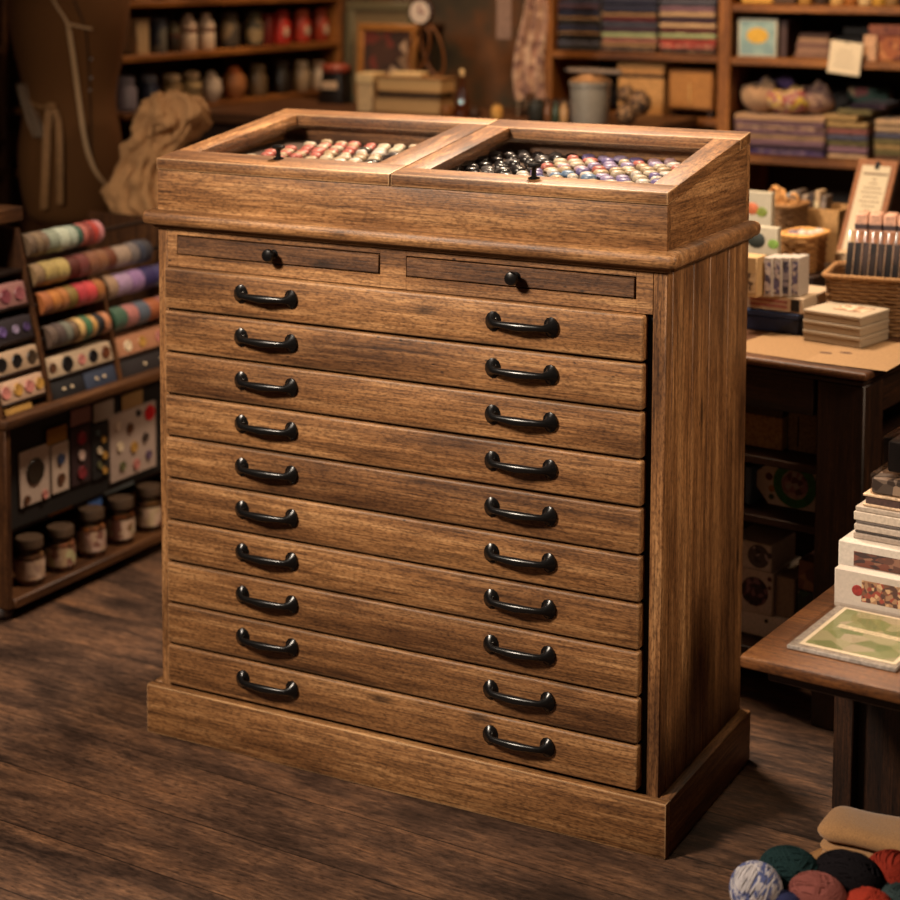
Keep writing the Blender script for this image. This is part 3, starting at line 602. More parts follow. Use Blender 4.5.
# ------------------------------------------------------------------ jar shelf on the left wall
JX = -1.25
js = thing('jar_shelf', 'open wooden wall shelf of jars and tins at upper left', 'shelf', (-1.55, 2.1, 0))
OY = wood('honey_wood_y', axis='y', **OW)
for z in (.80, .987, 1.152, 1.310): wb(MB().box(-1.748, JX, 1.505, 2.705, z, z+.018, .002), 'shelf_board', OY, js)
for y, xq in ((1.505, -1.70), (2.705, JX)): wb(MB().box(-1.748, xq, y-.0005 if y > 2 else y-.022, y+.022 if y > 2 else y, .0, 1.62, .002), 'upright', OZ, js)
def jar(px, zt, r, h, col, label, kind='jar', lidc=None, body=None, sq=False, mat=None):
    y = at(px, 50, 0, JX-.05).y
    o = thing({'tin': 'tin', 'jar': 'storage_jar', 'bottle': 'bottle', 'pot': 'round_pot'}[kind], label, {'tin': 'tin', 'jar': 'jar', 'bottle': 'bottle', 'pot': 'pot'}[kind], (JX-.05, y, zt+.0004), 0, 'jars and tins on the wall shelf')
    m_ = mat or plain(col, .4)
    if kind == 'tin':
        if sq: MB().box(-r*.8, r*.8, -r, r, 0, h*.92, .003).build('body', m_, o); MB().box(-r*.82, r*.82, -r*1.02, r*1.02, h*.92, h, .002).build('lid', plain(lidc or col, .4), o)
        else: MB().lathe([(r*.97, 0), (r, .004), (r, h*.84), (r*.97, h*.85)], (0, 0, 0), 20).build('body', m_, o); MB().lathe([(r*1.02, h*.85), (r*1.02, h*.97), (r*.9, h)], (0, 0, 0), 20).build('lid', plain(lidc or col, .4), o)
    elif kind == 'jar':
        MB().lathe([(r*.8, 0), (r, .008), (r, h*.62), (r*.72, h*.76), (r*.72, h*.8)], (0, 0, 0), 20).build('body', m_, o)
        MB().lathe([(r*.8, h*.8), (r*.82, h*.95), (r*.6, h), (r*.1, h*1.01)], (0, 0, 0), 20).build('lid', plain(lidc or col, .4), o)
    elif kind == 'bottle':
        MB().lathe([(r*.9, 0), (r, .006), (r, h*.5), (r*.9, h*.56)], (0, 0, 0), 20).build('body', m_, o)
        MB().lathe([(r*1.02, h*.50), (r*1.02, h*.55)], (0, 0, 0), 20).build('band', plain((112, 60, 48), .5), o)
        MB().lathe([(r*.9, h*.56), (r*1.05, h*.62), (r*.8, h*.8), (r*.5, h*.9), (r*.45, h)], (0, 0, 0), 20).build('shoulder', plain(lidc or col, .4), o)
    else:
        MB().lathe([(r*.5, 0), (r*.9, h*.2), (r, h*.45), (r*.85, h*.72), (r*.5, h*.8)], (0, 0, 0), 20).build('body', m_, o)
        MB().lathe([(r*.55, h*.8), (r*.5, h*.92), (r*.2, h)], (0, 0, 0), 16).build('lid', plain(lidc or col, .4), o)
z1 = 1.170
jar(137, z1, .030, .105, (176, 150, 116), 'pale tall caddy at left end of upper jar shelf', 'tin', sq=True)
jar(158, z1, .026, .105, (42, 48, 62), 'dark blue tin on upper jar shelf', 'tin', (60, 62, 70), mat=pattern([(40, 46, 62), (46, 50, 66), (96, 92, 84)], 30))
jar(173, z1, .022, .092, (44, 34, 24), 'dark bottle with a bright glint between blue tin and white bottles', 'bottle', (90, 80, 60))
jar(188, z1, .028, .112, (206, 184, 162), 'first of two white bottles with a red band on upper jar shelf', 'bottle', (196, 170, 150))
jar(206, z1, .028, .112, (210, 188, 166), 'second of two white bottles with a red band on upper jar shelf', 'bottle', (200, 176, 156))
jar(229, z1, .033, .112, (84, 68, 48), 'brown jar with beige label right of the white bottles', 'jar', (60, 50, 40), mat=pattern([(70, 58, 42), (60, 50, 40), (124, 102, 72)], 24))
jar(253, z1, .033, .112, (82, 80, 52), 'greenish jar with cream label left of the red jars', 'jar', (64, 60, 46), mat=pattern([(70, 72, 46), (132, 112, 80), (60, 52, 40)], 24))
jar(267, z1, .022, .10, (96, 28, 24), 'dark red narrow tin on upper jar shelf', 'tin')
jar(281, z1, .032, .112, (168, 42, 34), 'bright red jar with white oval label, leftmost of three', 'jar', (130, 36, 30))
jar(301, z1, .032, .112, (158, 52, 38), 'orange red jar with white label, middle of three', 'jar', (150, 70, 50))
jar(320, z1, .031, .112, (150, 58, 40), 'brownish red jar with white label, rightmost of three', 'jar', (140, 62, 46))
for px in (286, 307, 326):
    y = at(px, 40, 0, JX-.02).y
    solo(MB().lathe([(.014, 0), (.013, .002), (.002, .0025)], (0, 0, 0), 14, 1.25, 1, mat=TR(JX-.0195, y, z1+.042) @ RY(math.pi/2)), 'oval_label', plain((206, 180, 156), .6), {286: 'white oval label stuck on the bright red jar', 307: 'white oval label stuck on the orange red jar', 326: 'white oval label stuck on the brownish red jar'}[px], 'label')
z2 = 1.005
jar(124, z2, .036, .105, (120, 112, 124), 'lilac grey large jar at left end of lower jar shelf', 'jar', (130, 124, 136))
jar(148, z2, .030, .102, (40, 44, 64), 'navy jar with silver lid on lower jar shelf', 'jar', (110, 110, 120))
jar(171, z2, .034, .098, (126, 98, 62), 'jar of amber and straw layers on lower jar shelf', 'jar', (190, 164, 132), mat=pattern([(126, 98, 58), (150, 122, 80), (110, 84, 50)], 20, stretch=(1, 1, 3)))
jar(191, z2, .031, .100, (150, 124, 84), 'jar of straw beads left of the white round pot', 'jar', (184, 158, 128), mat=pattern([(140, 116, 76), (96, 76, 50), (164, 138, 96)], 20, stretch=(1, 1, 3)))
jar(211, z2, .034, .095, (186, 168, 152), 'white round lidded pot on lower jar shelf', 'pot')
jar(234, z2, .040, .104, (150, 98, 60), 'orange capped wide pot right of the white round pot', 'pot', (176, 96, 50))
jar(257, z2, .033, .104, (86, 68, 48), 'brown mottled jar on lower jar shelf', 'jar', (96, 80, 60))
jar(281, z2, .032, .108, (34, 26, 20), 'black glass jar on lower jar shelf', 'jar', (50, 42, 36))
jar(301, z2, .030, .104, (150, 128, 104), 'silvery jar with glossy cap on lower jar shelf', 'jar', (180, 160, 140))
jar(318, z2, .030, .098, (196, 176, 156), 'white jar at right end of lower jar shelf', 'jar', (170, 140, 120))
z3 = .818
for i, (px, c, n) in enumerate(((226, (54, 62, 80), 'blue'), (250, (70, 60, 50), 'brown'), (272, (44, 50, 62), 'slate'))):
    jar(px, z3, .034, .10, c, '%s squat jar on lowest jar shelf behind the chest' % n, 'jar')
z4 = 1.328
for i, (px, c, n) in enumerate(((135, (150, 110, 64), 'tan'), (165, (160, 116, 60), 'yellowish'), (195, (120, 80, 50), 'brown'), (232, (130, 92, 54), 'amber'), (285, (96, 64, 40), 'dark amber'))):
    jar(px, z4, .036, .10, c, '%s box tin on topmost jar shelf' % n, 'tin', sq=True)

# ------------------------------------------------------------------ counter in the middle and what stands on it
CZ = 1.0
ct = thing('back_counter', 'long brown wooden counter behind the chest', 'counter', (-.5, 2.0, 0))
wb(MB().box(-1.215, .20, 1.72, 2.33, CZ-.03, CZ-.0004, .004), 'counter_top', SX, ct)
wb(MB().box(-1.20, .17, 1.76, 1.78, .0, CZ-.03, .002), 'front_panel', TZ, ct)
for x in (-1.20, .15): wb(MB().box(x, x+.02, 1.78, 2.31, 0, CZ-.03, .002), 'end_panel', TZ, ct)
def K(px, py, Y): return at(px, py, 1, Y)
def span(px0, px1, Y, py=90): return at(px0, py, 1, Y).x, at(px1, py, 1, Y).x
CREAM = plain((206, 176, 128), .8, var=.08)
def book(px0, px1, Y, z, th, d, cov, label, page=(190, 160, 116), group=None, rz=0, name='book', cat='book'):
    x0, x1 = span(px0, px1, Y); w_ = (x1-x0)/2
    o = thing(name, label, cat, ((x0+x1)/2, Y, z), rz, group)
    cv = MB().box(-w_, w_, 0, d, 0, .004, .001).box(-w_, w_, 0, d, th-.004, th, .001).box(-w_, -w_+.004, 0, d, .003, th-.003, .001)
    cv.build('cover', plain(cov, .6), o); MB().box(-w_+.004, w_-.004, .004, d-.004, .004, th-.004, .001).build('pages', plain(page, .9, var=.06), o)
    return o
BY = 1.98
book(373, 440, BY, CZ, .048, .10, (124, 88, 52), 'thick old tan book, lowest of stack on back counter', (172, 136, 92))
book(378, 438, BY+.004, CZ+.0485,   .014, .095, (30, 22, 18), 'thin black book between two tan books on back counter', (60, 46, 36))
book(376, 441, BY, CZ+.063, .044, .10, (140, 100, 58), 'thick old tan book, uppermost of stack on back counter', (184, 148, 100))
x0, x1 = span(357, 372, BY)
bx = thing('card_box', 'cream cardboard box left of the old books', 'box', ((x0+x1)/2, BY, CZ)); w_ = (x1-x0)/2
MB().box(-w_, w_, 0, .08, 0, .085, .002).build('body', plain((186, 156, 116), .8), bx); MB().box(-w_-.003, w_+.003, -.003, .083, .085, .115, .002).build('lid', CREAM, bx)
solo(MB().box(-.05, .05, 0, .08, 0, .012, .002, mat=TR(K(405, 70, BY+.02).x, BY+.02, CZ+.1074) @ RZ(.2)), 'paper_stack', CREAM, 'loose cream papers on top of the old books', 'papers')
def frame(px0, px1, py0, z0, Y, col, wd, inner, label, name='framed_picture'):
    x0, x1 = span(px0, px1, Y); z1 = K((px0+px1)/2, py0, Y).z; w_ = (x1-x0)/2; h = z1-z0
    o = thing(name, label, 'picture frame', ((x0+x1)/2, Y, z0)); o.rotation_euler = (-.06, 0, 0)
    m_ = plain(col, .4)
    for a in ((-w_, w_, 0, wd), (-w_, w_, h-wd, h)): MB().box(a[0], a[1], 0, .02, a[2], a[3], .003).build('frame_rail', m_, o)
    for a in (-w_, w_-wd): MB().box(a, a+wd, 0, .02, wd, h-wd, .003).build('frame_rail', m_, o)
    MB().box(-w_+wd*.9, w_-wd*.9, .008, .018, wd*.9, h-wd*.9, 0).build('picture', inner, o)
frame(343, 412, 2, CZ, 2.24, (92, 84, 62), .028, plain((116, 96, 66), .6), 'large dull green and gold frame leaning on back wall')
frame(355, 414, 24, CZ, 2.18, (150, 98, 44), .022, pattern([(70, 40, 26), (150, 116, 86), (110, 44, 30), (184, 150, 120), (86, 56, 36), (60, 36, 24)], 26), 'smaller gold frame with brown and cream picture in front of larger frame')
ws = thing('picture_ledge', 'narrow brown shelf on wall above the frames', 'shelf', (-.9, 2.6, 0)); pz = K(400, 24, 2.6).z
wb(MB().box(-1.12, -.86, 2.52, 2.748, pz-.018, pz-.0004, .002), 'board', SX, ws); wb(MB().box(-1.1, -1.08, 2.60, 2.748, pz-.08, pz-.018, .002), 'bracket', SX, ws)
for px, lb in ((389, 'left of two small white cups on narrow wall shelf'), (402, 'right of two small white cups on narrow wall shelf')):
    o = thing('cup', lb, 'cup', (K(px, 20, 2.58).x, 2.58, pz)); MB().lathe([(.018, 0), (.022, .01), (.026, .055), (.023, .055), (.019, .012), (.001, .01)], (0, 0, 0), 18, cap=False).build('bowl', plain((206, 180, 160), .4), o)
    MB().tube([(.024, 0, .042), (.036, 0, .038), (.036, 0, .022), (.022, 0, .016)], .003, 6).build('cup_handle', plain((206, 180, 160), .4), o)
# upright hoops and a round clock
hp = thing('embroidery_hoop_stand', 'dark stand holding bent wooden hoops, right of the frames', 'hoop stand', (K(424, 60, 2.1).x, 2.1, CZ))
def ringm(r, t, mat): return MB().tube([(r*math.cos(a), 0, r*math.sin(a)) for a in [2*math.pi*i/28 for i in range(29)]], t, 8, mat)
HZ = K(424, 50, 2.1).z-CZ
WR = plain((110, 66, 30), .5)
ringm(.062, .006, TR(-.018, 0, HZ) @ RY(.35) @ Matrix.Diagonal((.5, 1, 1.15, 1))).build('hoop', WR, hp); ringm(.066, .006, TR(.022, .015, HZ) @ RY(-.3) @ Matrix.Diagonal((.5, 1, 1.2, 1))).build('hoop', WR, hp)
MB().lathe([(.05, 0), (.05, .012), (.010, .02), (.007, HZ-.06), (.007, HZ+.11)], (0, .03, 0), 14).build('post', TZ, hp)
kc = K(423, 12, 2.1); ck = thing('round_clock', 'small white round clock with a dark rim above the hoops', 'clock', (kc.x, 2.095, kc.z))
MB().lathe([(.036, 0), (.042, .004), (.040, .014), (.034, .016)], (0, 0, 0), 24, mat=RX(math.pi/2)).build('case', plain((60, 34, 20), .4), ck); MB().lathe([(.034, .0165), (.001, .0170)], (0, 0, 0), 24, mat=RX(math.pi/2)).build('face', plain((216, 196, 180), .5), ck)
MB().box(-.002, .002, -.0195, -.0165, 0, .022, 0).build('hand', plain((130, 40, 34), .5), ck); MB().box(-.002, .018, -.0195, -.0165, -.002, .002, 0).build('hand', plain((130, 40, 34), .5), ck)
p = K(333, 103, 2.0); ln = thing('lantern', 'black squat lantern with red lid left of the frames', 'lantern', (at(336, 103, 2, CZ).x, at(336, 103, 2, CZ).y, CZ))
MB().hexa([(-.045, -.04, 0), (.045, -.04, 0), (.045, .04, 0), (-.045, .04, 0), (-.033, -.03, .10), (.033, -.03, .10), (.033, .03, .10), (-.033, .03, .10)], .003).build('body', plain((26, 18, 14), .4), ln)
MB().lathe([(.045, .10), (.046, .112), (.038, .122), (.01, .126)], (0, 0, 0), 18).build('lid', plain((124, 50, 32), .5), ln); MB().box(-.028, .028, -.042, -.036, .045, .07, .002).build('label_plate', plain((190, 160, 130), .6), ln)
def C_(px, Y=1.95): return (K(px, 100, Y).x, Y, CZ)
bt = thing('glass_bottle', 'slender clear glass bottle right of the old books', 'bottle', C_(462)); MB().lathe([(.020, 0), (.022, .006), (.020, .05), (.008, .075), (.007, .115), (.009, .12)], (0, 0, 0), 16).build('body', glass((235, 200, 160), .12), bt); MB().lathe([(.006, .119), (.008, .135), (.004, .14)], (0, 0, 0), 10).build('stopper', plain((214, 180, 130), .4), bt)
for px, r, h, c, lb in ((447, .022, .035, (120, 74, 34), 'small amber pot beside the glass bottle'), (475, .02, .03, (60, 40, 26), 'small dark brown pot right of the glass bottle'), (497, .018, .042, (196, 146, 76), 'short yellow candle pot on back counter'), (537, .030, .062, (40, 40, 36), 'dark round pot in front of scarf stand')):
    o = thing('small_pot', lb, 'pot', C_(px)); MB().lathe([(r*.7, 0), (r, h*.4), (r*.9, h*.8), (r*.6, h*.88)], (0, 0, 0), 16).build('body', plain(c, .35), o); MB().lathe([(r*.62, h*.88), (r*.6, h), (r*.1, h*1.05)], (0, 0, 0), 14).build('lid', plain(tuple(int(v*.8) for v in c), .4), o)
o = thing('storage_crate', 'low wooden crate with small bottles on back counter', 'crate', C_(560, 2.03)); MB().box(-.04, .04, 0, .10, 0, .052, .002).build('body', SX, o)
for q in range(3):
    o = thing('small_bottle', ['brown', 'dark green', 'tan'][q]+' small bottle standing before the bucket', 'bottle', C_((548, 556, 564)[q], 1.93), 0); MB().lathe([(.011, 0), (.012, .004), (.012, .04), (.005, .05), (.005, .06)], (0, 0, 0), 12).build('body', plain([(96, 60, 34), (44, 56, 40), (160, 124, 84)][q], .3), o); MB().lathe([(.006, .06), (.006, .068)], (0, 0, 0), 10).build('cap', DARK, o)
# scarf on its stand
sx = K(537, 40, 2.12).x; ss = thing('scarf_stand', 'slim stand with a top bar carrying the lace scarf', 'stand', (sx, 2.12, CZ))
MB().lathe([(.055, 0), (.055, .01), (.006, .016), (.006, .42)], (0, .012, 0), 12).build('post', TZ, ss); MB().tube([(-.10, .012, .42), (.10, .012, .42)], .006, 8).build('bar', TX, ss)
for dx in (-.03, .0): MB().box(-.022+dx, -.018+dx, -.02, -.016, 0.0, .05, 0).build('leg', plain((170, 140, 110), .5), ss)
def scarf(u, v):
    z = CZ+.43-.37*u; w_ = .026+.012*math.sin(u*3)+.018*u
    return Vector((sx+.006+(v-.5)*2*w_+.012*math.sin(u*6), 2.075+.013*math.sin(v*17+u*3)-.01*u, z-.012*math.sin(v*9)*u))
o = solo(MB().grid(scarf, 30, 28, .002), 'lace_scarf', pattern([(176, 142, 118), (150, 116, 98), (196, 164, 140), (128, 94, 84), (168, 130, 112)], 55, .9), 'dusty pink lace scarf hanging from stand on back counter', 'scarf')
pp = K(506, 10, 2.14); solo(MB().box(-.024, .024, 0, .002, -.085, .12, .0005, mat=TR(pp.x, 2.125, pp.z)), 'hanging_card', plain((130, 104, 92), .8), 'greyish card hanging on stand left of the lace scarf', 'card')
# bucket
bk = thing('metal_bucket', 'grey metal pail with rolled rim on back counter', 'bucket', C_(590, 1.97))
MB().lathe([(.050, 0), (.052, .004), (.056, .105), (.060, .108), (.060, .116), (.055, .116), (.049, .008), (.001, .006)], (0, 0, 0), 28, cap=False).build('body', STEEL, bk)
MB().lathe([(.058, .117), (.058, .121), (.034, .131), (.03, .136), (.001, .138)], (0, 0, 0), 28).build('lid', plain((170, 128, 90), .35, .4), bk)
for i, (dx, dy, rz, c, nm, lb) in enumerate(((-.01, .03, -.12, (92, 80, 70), 'wooden_dowel', 'greyish dowel lying across the pail lid, rearmost'), (.0, .004, .1, (56, 46, 42), 'dark_dowel', 'dark dowel lying across the middle of the pail lid'), (.02, -.024, -.05, (112, 98, 88), 'pale_dowel', 'pale dowel lying across the front of the pail lid'))):
    solo(MB().tube([(-.075, 0, .0), (0, 0, .0), (.085, 0, -.0)], [.006, .008, .006], 8, mat=TR(bk.location.x+dx, 1.97+dy, CZ+.1465) @ RZ(rz)), nm, plain(c, .4), lb, 'dowel')
o = thing('pine_cone_ornament', 'dark carved ornament with pale flecks right of the pail', 'ornament', C_(633, 1.98)); 
PC = pattern([(60, 38, 22), (90, 60, 36), (140, 106, 70), (44, 28, 18)], 130)
MB().ball((-.018, 0, .03), .030, 1, .9, 1.0, noise=.02).build('lower_cone', PC, o); MB().ball((.012, .01, .062), .034, 1.1, .9, 1.05, noise=.02).build('upper_cone', PC, o); MB().ball((-.02, 0, .085), .026, noise=.02).build('side_cone', PC, o)
# ------------------------------------------------------------------ fabric bookcase on the back wall
FY = 2.36
fb = thing('fabric_bookcase', 'tall honey wooden bookcase of folded fabrics along the back wall', 'bookcase', (.45, 2.55, 0))
MX = at(723, 100, 1, FY).x; LX = at(549, 60, 1, FY).x-.03; RXX = 1.30
for x in (LX, MX-.019, RXX): wb(MB().box(x, x+.038, FY, 2.747, 0, 1.75, .003), 'upright', OZ, fb)
Lz, Lb = 1.178, .99
for z in (Lb, Lz, 1.47): wb(MB().box(LX+.0382, MX-.0192, FY+.004, 2.747, z-.022, z, .003), 'shelf_board', OX, fb)
Rz0, Rz1, Rz2 = .892, 1.176, 1.330
for z in (.52, Rz0, Rz1, Rz2, 1.60): wb(MB().box(MX+.0192, RXX-.0002, FY+.004, 2.747, z-.024, z, .003), 'shelf_board', OX, fb)
wb(MB().box(LX+.038, RXX, 2.735, 2.746, .05, 1.75, 0), 'back_board', TX, fb)
def fold(x0, x1, y0, dep, z, th, mat, label, group, tilt=0, rz=0, name='folded_fabric'):
    w_ = (x1-x0)/2; r = th/2; poly = []
    for i in range(9): a = math.pi/2+math.pi*i/8; poly.append((r+r*math.cos(a), r+r*math.sin(a)))
    poly += [(dep, 0), (dep, th)]
    t = bmesh.new(); n = 9; rings = []
    for k in range(n):
        x = -w_+2*w_*k/(n-1); dz = .0016*math.sin(k*1.7+z*90)
        sh = .0 if 0 < k < n-1 else .0035
        rings.append([(x, p[0]+sh*.6+.002*math.sin(k*2.1+z*70), max(0, p[1]*(1-.04*abs(math.sin(k+z*50)))+(dz if p[1] > r else 0))) for p in poly])
    mb = MB().loft(rings); o = mb.build(name, mat); o.location = ((x0+x1)/2, y0, z); o.rotation_euler = (0, tilt, rz)
    return tag(o, label, 'fabric', group)
FN = {'navy': (34, 36, 58), 'black': (30, 26, 28), 'tan': (128, 98, 70), 'plum': (62, 44, 58), 'grey': (104, 92, 88), 'slate': (66, 66, 80), 'mint': (140, 150, 112), 'rose': (136, 84, 78), 'coral': (146, 58, 52), 'cream': (178, 148, 116), 'burgundy': (92, 38, 44), 'mauve': (112, 84, 98), 'beige': (160, 128, 100), 'brown': (92, 66, 48), 'floral': None, 'straw': (146, 120, 78), 'purple': (74, 54, 96), 'olive': (98, 90, 58), 'denim': (72, 72, 92), 'pink': (176, 116, 110), 'sage': (120, 124, 92)}
FLM = {'floral': pattern([(150, 120, 104), (128, 98, 98), (176, 146, 124), (104, 76, 76), (160, 128, 108)], 150, .85, (.4, 1, 1)), 'purple print': pattern([(74, 54, 96), (96, 74, 116), (60, 44, 84), (120, 100, 116)], 150, .85), 'dark print': pattern([(40, 30, 32), (90, 62, 50), (52, 40, 44), (110, 90, 70)], 150, .85), 'yellow print': pattern([(190, 160, 60), (150, 120, 110), (196, 170, 120), (140, 60, 60), (160, 110, 110)], 80, .85), 'red print': pattern([(170, 50, 50), (190, 120, 100), (120, 40, 44), (160, 110, 96)], 150, .85)}
def fmat(n): return FLM.get(n) or plain(FN[n], .9, bump=.2, scale=120, sheen=.1)
ORD = ['bottom', 'second from bottom', 'third from bottom', 'fourth from bottom', 'fifth from bottom', 'sixth from bottom', 'seventh from bottom', 'eighth from bottom', 'ninth from bottom', 'tenth from bottom']
def stack(px0, px1, z, cols, ths, where, group, Y=FY+.02, dep=.24):
    x0 = at(px0, 50, 1, Y).x; x1 = at(px1, 50, 1, Y).x
    for i, cn in enumerate(cols):
        th = ths[i % len(ths)]; e = rnd(-.012, .012)
        fold(x0+rnd(0, .004), x1-rnd(0, .004), Y+abs(e), dep, z+.0003, th, fmat(cn), '%s folded fabric, %s of %s' % (cn, ORD[i], where), group); z += th+.0008
    return z
G = 'folded fabrics in the bookcase'
stack(556, 598, Lz, ['black', 'slate', 'black', 'tan', 'navy', 'black', 'tan', 'navy', 'plum', 'navy'], [.016, .012, .020, .007, .020, .016, .007, .022], 'the dark left stack', G)
stack(600, 655, Lz, ['dark print', 'tan', 'rose', 'mint', 'plum', 'slate', 'burgundy', 'tan', 'navy', 'navy'], [.014, .014, .012, .016, .014, .018, .012, .012, .022, .02], 'the middle stack with a mint fold', G)
stack(658, 714, Lz, ['dark print', 'red print', 'coral', 'mint', 'burgundy', 'cream', 'plum', 'cream', 'mauve', 'slate'], [.014, .014, .014, .016, .014, .014, .018, .013, .016, .02], 'the right stack with a coral fold', G)
# boxes below in the left bay
def spanF(a, b_, Y=FY+.03, py=95): return at(a, py, 1, Y).x, at(b_, py, 1, Y).x
x0, x1 = spanF(617, 664); hz = at(640, 64, 1, FY+.03).z-Lb
o = thing('storage_box', 'tall tan lidded box with dark band in the bookcase left bay', 'box', ((x0+x1)/2, FY+.03, Lb+.0004)); w_ = (x1-x0)/2
MB().box(-w_+.003, w_-.003, 0, .16, 0, hz*.72, .003).build('body', KRAFT, o); MB().box(-w_+.006, w_-.006, .003, .157, hz*.72, hz*.79, 0).build('band', plain((50, 32, 22), .6), o); MB().box(-w_, w_, -.003, .163, hz*.79, hz, .003).build('lid', plain((170, 124, 76), .8), o)
x0, x1 = spanF(668, 713); hz = at(690, 70, 1, FY+.03).z-Lb
o = thing('small_cupboard', 'honey brown small cupboard with a long pull beside the tan box', 'cupboard', ((x0+x1)/2, FY+.03, Lb+.0004)); w_ = (x1-x0)/2
MB().box(-w_, w_, .004, .18, .022, hz, .003).build('carcass', OX, o); MB().box(-w_+.006, w_-.006, -.001, .004, .03, hz-.008, .001).build('door', plain((156, 106, 52), .6), o); MB().tube([(.0, -.004, .045), (.0, -.006, hz-.04)], .002, 6).build('pull', plain((206, 170, 110), .4), o)
for dx in (-w_+.012, w_-.012): MB().box(dx-.008, dx+.008, .01, .17, 0, .022, .002).build('foot', TZ, o)
# right bay, lower shelf: big stack of pinkish folds
zt1 = stack(735, 826, Rz0, ['purple print', 'plum', 'mauve', 'beige', 'mauve', 'floral', 'mauve', 'beige'], [.019, .010, .014, .016, .010, .016, .009, .016], 'the wide floral stack', G, Y=FY+.015, dep=.28)
def loose(px, z, r, mat, label, sx=1.4, sz=.5, rz=0, Y=FY+.10):
    x = at(px, 110, 1, Y).x; t = MB(); t.ball((0, 0, r*sz), r, sx, 1.0, sz, sub=4)
    for v in t.bm.verts:
        n = Vector((v.co.x, v.co.y, 0)); a = math.atan2(v.co.y, v.co.x)
        k = 1+.05*math.sin(5*a+v.co.z*50)+.04*math.sin(v.co.x*70+v.co.y*60)
        v.co.x *= k; v.co.y *= k; v.co.z = max(0, v.co.z*(1+.10*math.sin(v.co.x*75+v.co.y*40)+.05*math.sin(v.co.x*190)))
    o = t.build('bundled_cloth', mat); o.location = (x, Y, z+.0006); o.rotation_euler = (0, 0, rz); tag(o, label, 'cloth', 'loose cloths on the fabric stacks'); return o
loose(762, zt1, .060, fmat('beige'), 'loose beige cloth heaped at left on the wide floral stack', .95, .80)
loose(780, zt1, .055, fmat('purple'), 'loose purple cloth behind the yellow print on the wide floral stack', 1.2, .95, Y=FY+.19)
loose(790, zt1, .055, FLM['yellow print'], 'loose yellow floral cloth on top of the wide floral stack', 1.2, .72, Y=FY+.08)
loose(814, zt1, .058, fmat('floral'), 'loose pinkish floral cloth at right on the wide floral stack', 1.1, .78, Y=FY+.12)
zt2 = stack(828, 869, Rz0, ['cream', 'mauve', 'olive', 'denim', 'rose', 'straw'], [.012, .022, .016, .016, .018, .016], 'the middle lower stack beside the floral stack', G, Y=FY+.03)
for i, (px, cn) in enumerate(((840, 'straw'), (852, 'olive'), (864, 'plum'))):
    x = at(px, 110, 1, FY+.06).x; fold(x-.045, x+.055, FY+.04+.02*i, .18, zt2+.0025+.017*i, .016, fmat(cn), '%s folded fabric lying askew on the middle lower stack' % cn, G, rz=-.12+.05*i)
stack(876, 912, Rz0, ['brown', 'olive', 'straw', 'olive', 'denim', 'cream', 'cream'], [.016, .014, .014, .016, .016, .022, .012], 'the right lower stack topped with cream', G, Y=FY+.03)
o = thing('picture_box', 'small green picture box standing behind the middle lower stack', 'box', (at(868, 100, 1, 2.62).x, 2.62, Rz0+.0004)); MB().box(-.06, .06, 0, .05, 0, .19, .002).build('box', pattern([(60, 100, 84), (120, 60, 60), (40, 70, 60), (150, 120, 90)], 30), o); MB().box(-.062, .062, -.002, .052, .19, .196, .001).build('lid', DARK, o)
# right bay, upper shelf
x0, x1 = spanF(738, 777, FY+.03, 40); w_ = (x1-x0)/2; hz = at(757, 19, 1, FY+.03).z-Rz1
o = thing('picture_book', 'pale blue square box with yellow blob on upper right shelf', 'book', ((x0+x1)/2, FY+.03, Rz1+.0004)); MB().box(-w_, w_, 0, .03, 0, hz, .002).build('cover', plain((186, 180, 164), .6), o)
MB().box(-w_+.006, w_-.006, -.0012, .0004, .006, hz-.006, .0005).build('cover_panel', pattern([(128, 158, 160), (140, 168, 168), (120, 150, 156)], 30), o)
MB().lathe([(.030, .0), (.029, .001), (.001, .0014)], (0, 0, 0), 9, 1.15, .8, mat=TR(0, -.001, hz*.56) @ RX(math.pi/2)).build('yellow_motif', plain((200, 160, 62), .6), o)
x0, x1 = spanF(779, 788, FY+.04, 40); o = thing('book', 'thin dark brown book upright beside the pale blue box', 'book', ((x0+x1)/2, FY+.04, Rz1+.0004)); MB().box(-.010, .010, 0, .14, 0, hz-.004, .002).build('cover', plain((64, 44, 44), .6), o); MB().box(-.007, .007, .004, .141, .003, hz-.006, 0).build('pages', CREAM, o)
for i, (c, w0) in enumerate((((120, 90, 76), .052), ((142, 110, 92), .048), ((112, 82, 76), .050), ((150, 118, 96), .046), ((80, 58, 52), .044))):
    x = at(812, 40, 1, FY+.05).x; solo(MB().box(x-w0, x+w0, FY+.05+.004*i, FY+.17, Rz1+.0004+.0142*i, Rz1+.0142*(i+1)-.0002, .003), 'card_pack', plain(c, .7), '%s flat card pack, %s of pile right of the pale blue box' % (['brown', 'tan', 'mauve brown', 'pale tan', 'dark brown'][i], ORD[i]), 'card pack', 'card packs on the upper shelf')
x = at(851, 40, 1, FY+.05).x; o = thing('display_stand', 'black small display stand right of the card packs', 'stand', (x, FY+.06, Rz1+.0004)); MB().box(-.05, .05, .0, .10, 0, .066, .004).build('base', BLACK, o); MB().box(-.04, .04, .05, .06, .066, .09, .002).build('back_plate', DARK, o)
p = at(845, 58, 1, FY-.012)
o = thing('price_card', 'cream handwritten price card hanging from the upper right shelf', 'card', p); o.rotation_euler = (0, math.radians(6), 0)
MB().box(-.046, .046, 0, .0015, -.046, .046, .0004).build('card', PAPER, o)
INK = plain((96, 78, 62), .8)
for i, w_ in enumerate((.02, .028, .024, .03)): MB().box(-w_, w_*.9, -.0006, .0003, .018-.014*i, .0195-.014*i, 0).build('written_line', INK, o)
MB().tube([(0, -.002, .040), (.001, -.003, .052), (.001, .018, .056)], .0016, 6).build('hook', BLACK, o)
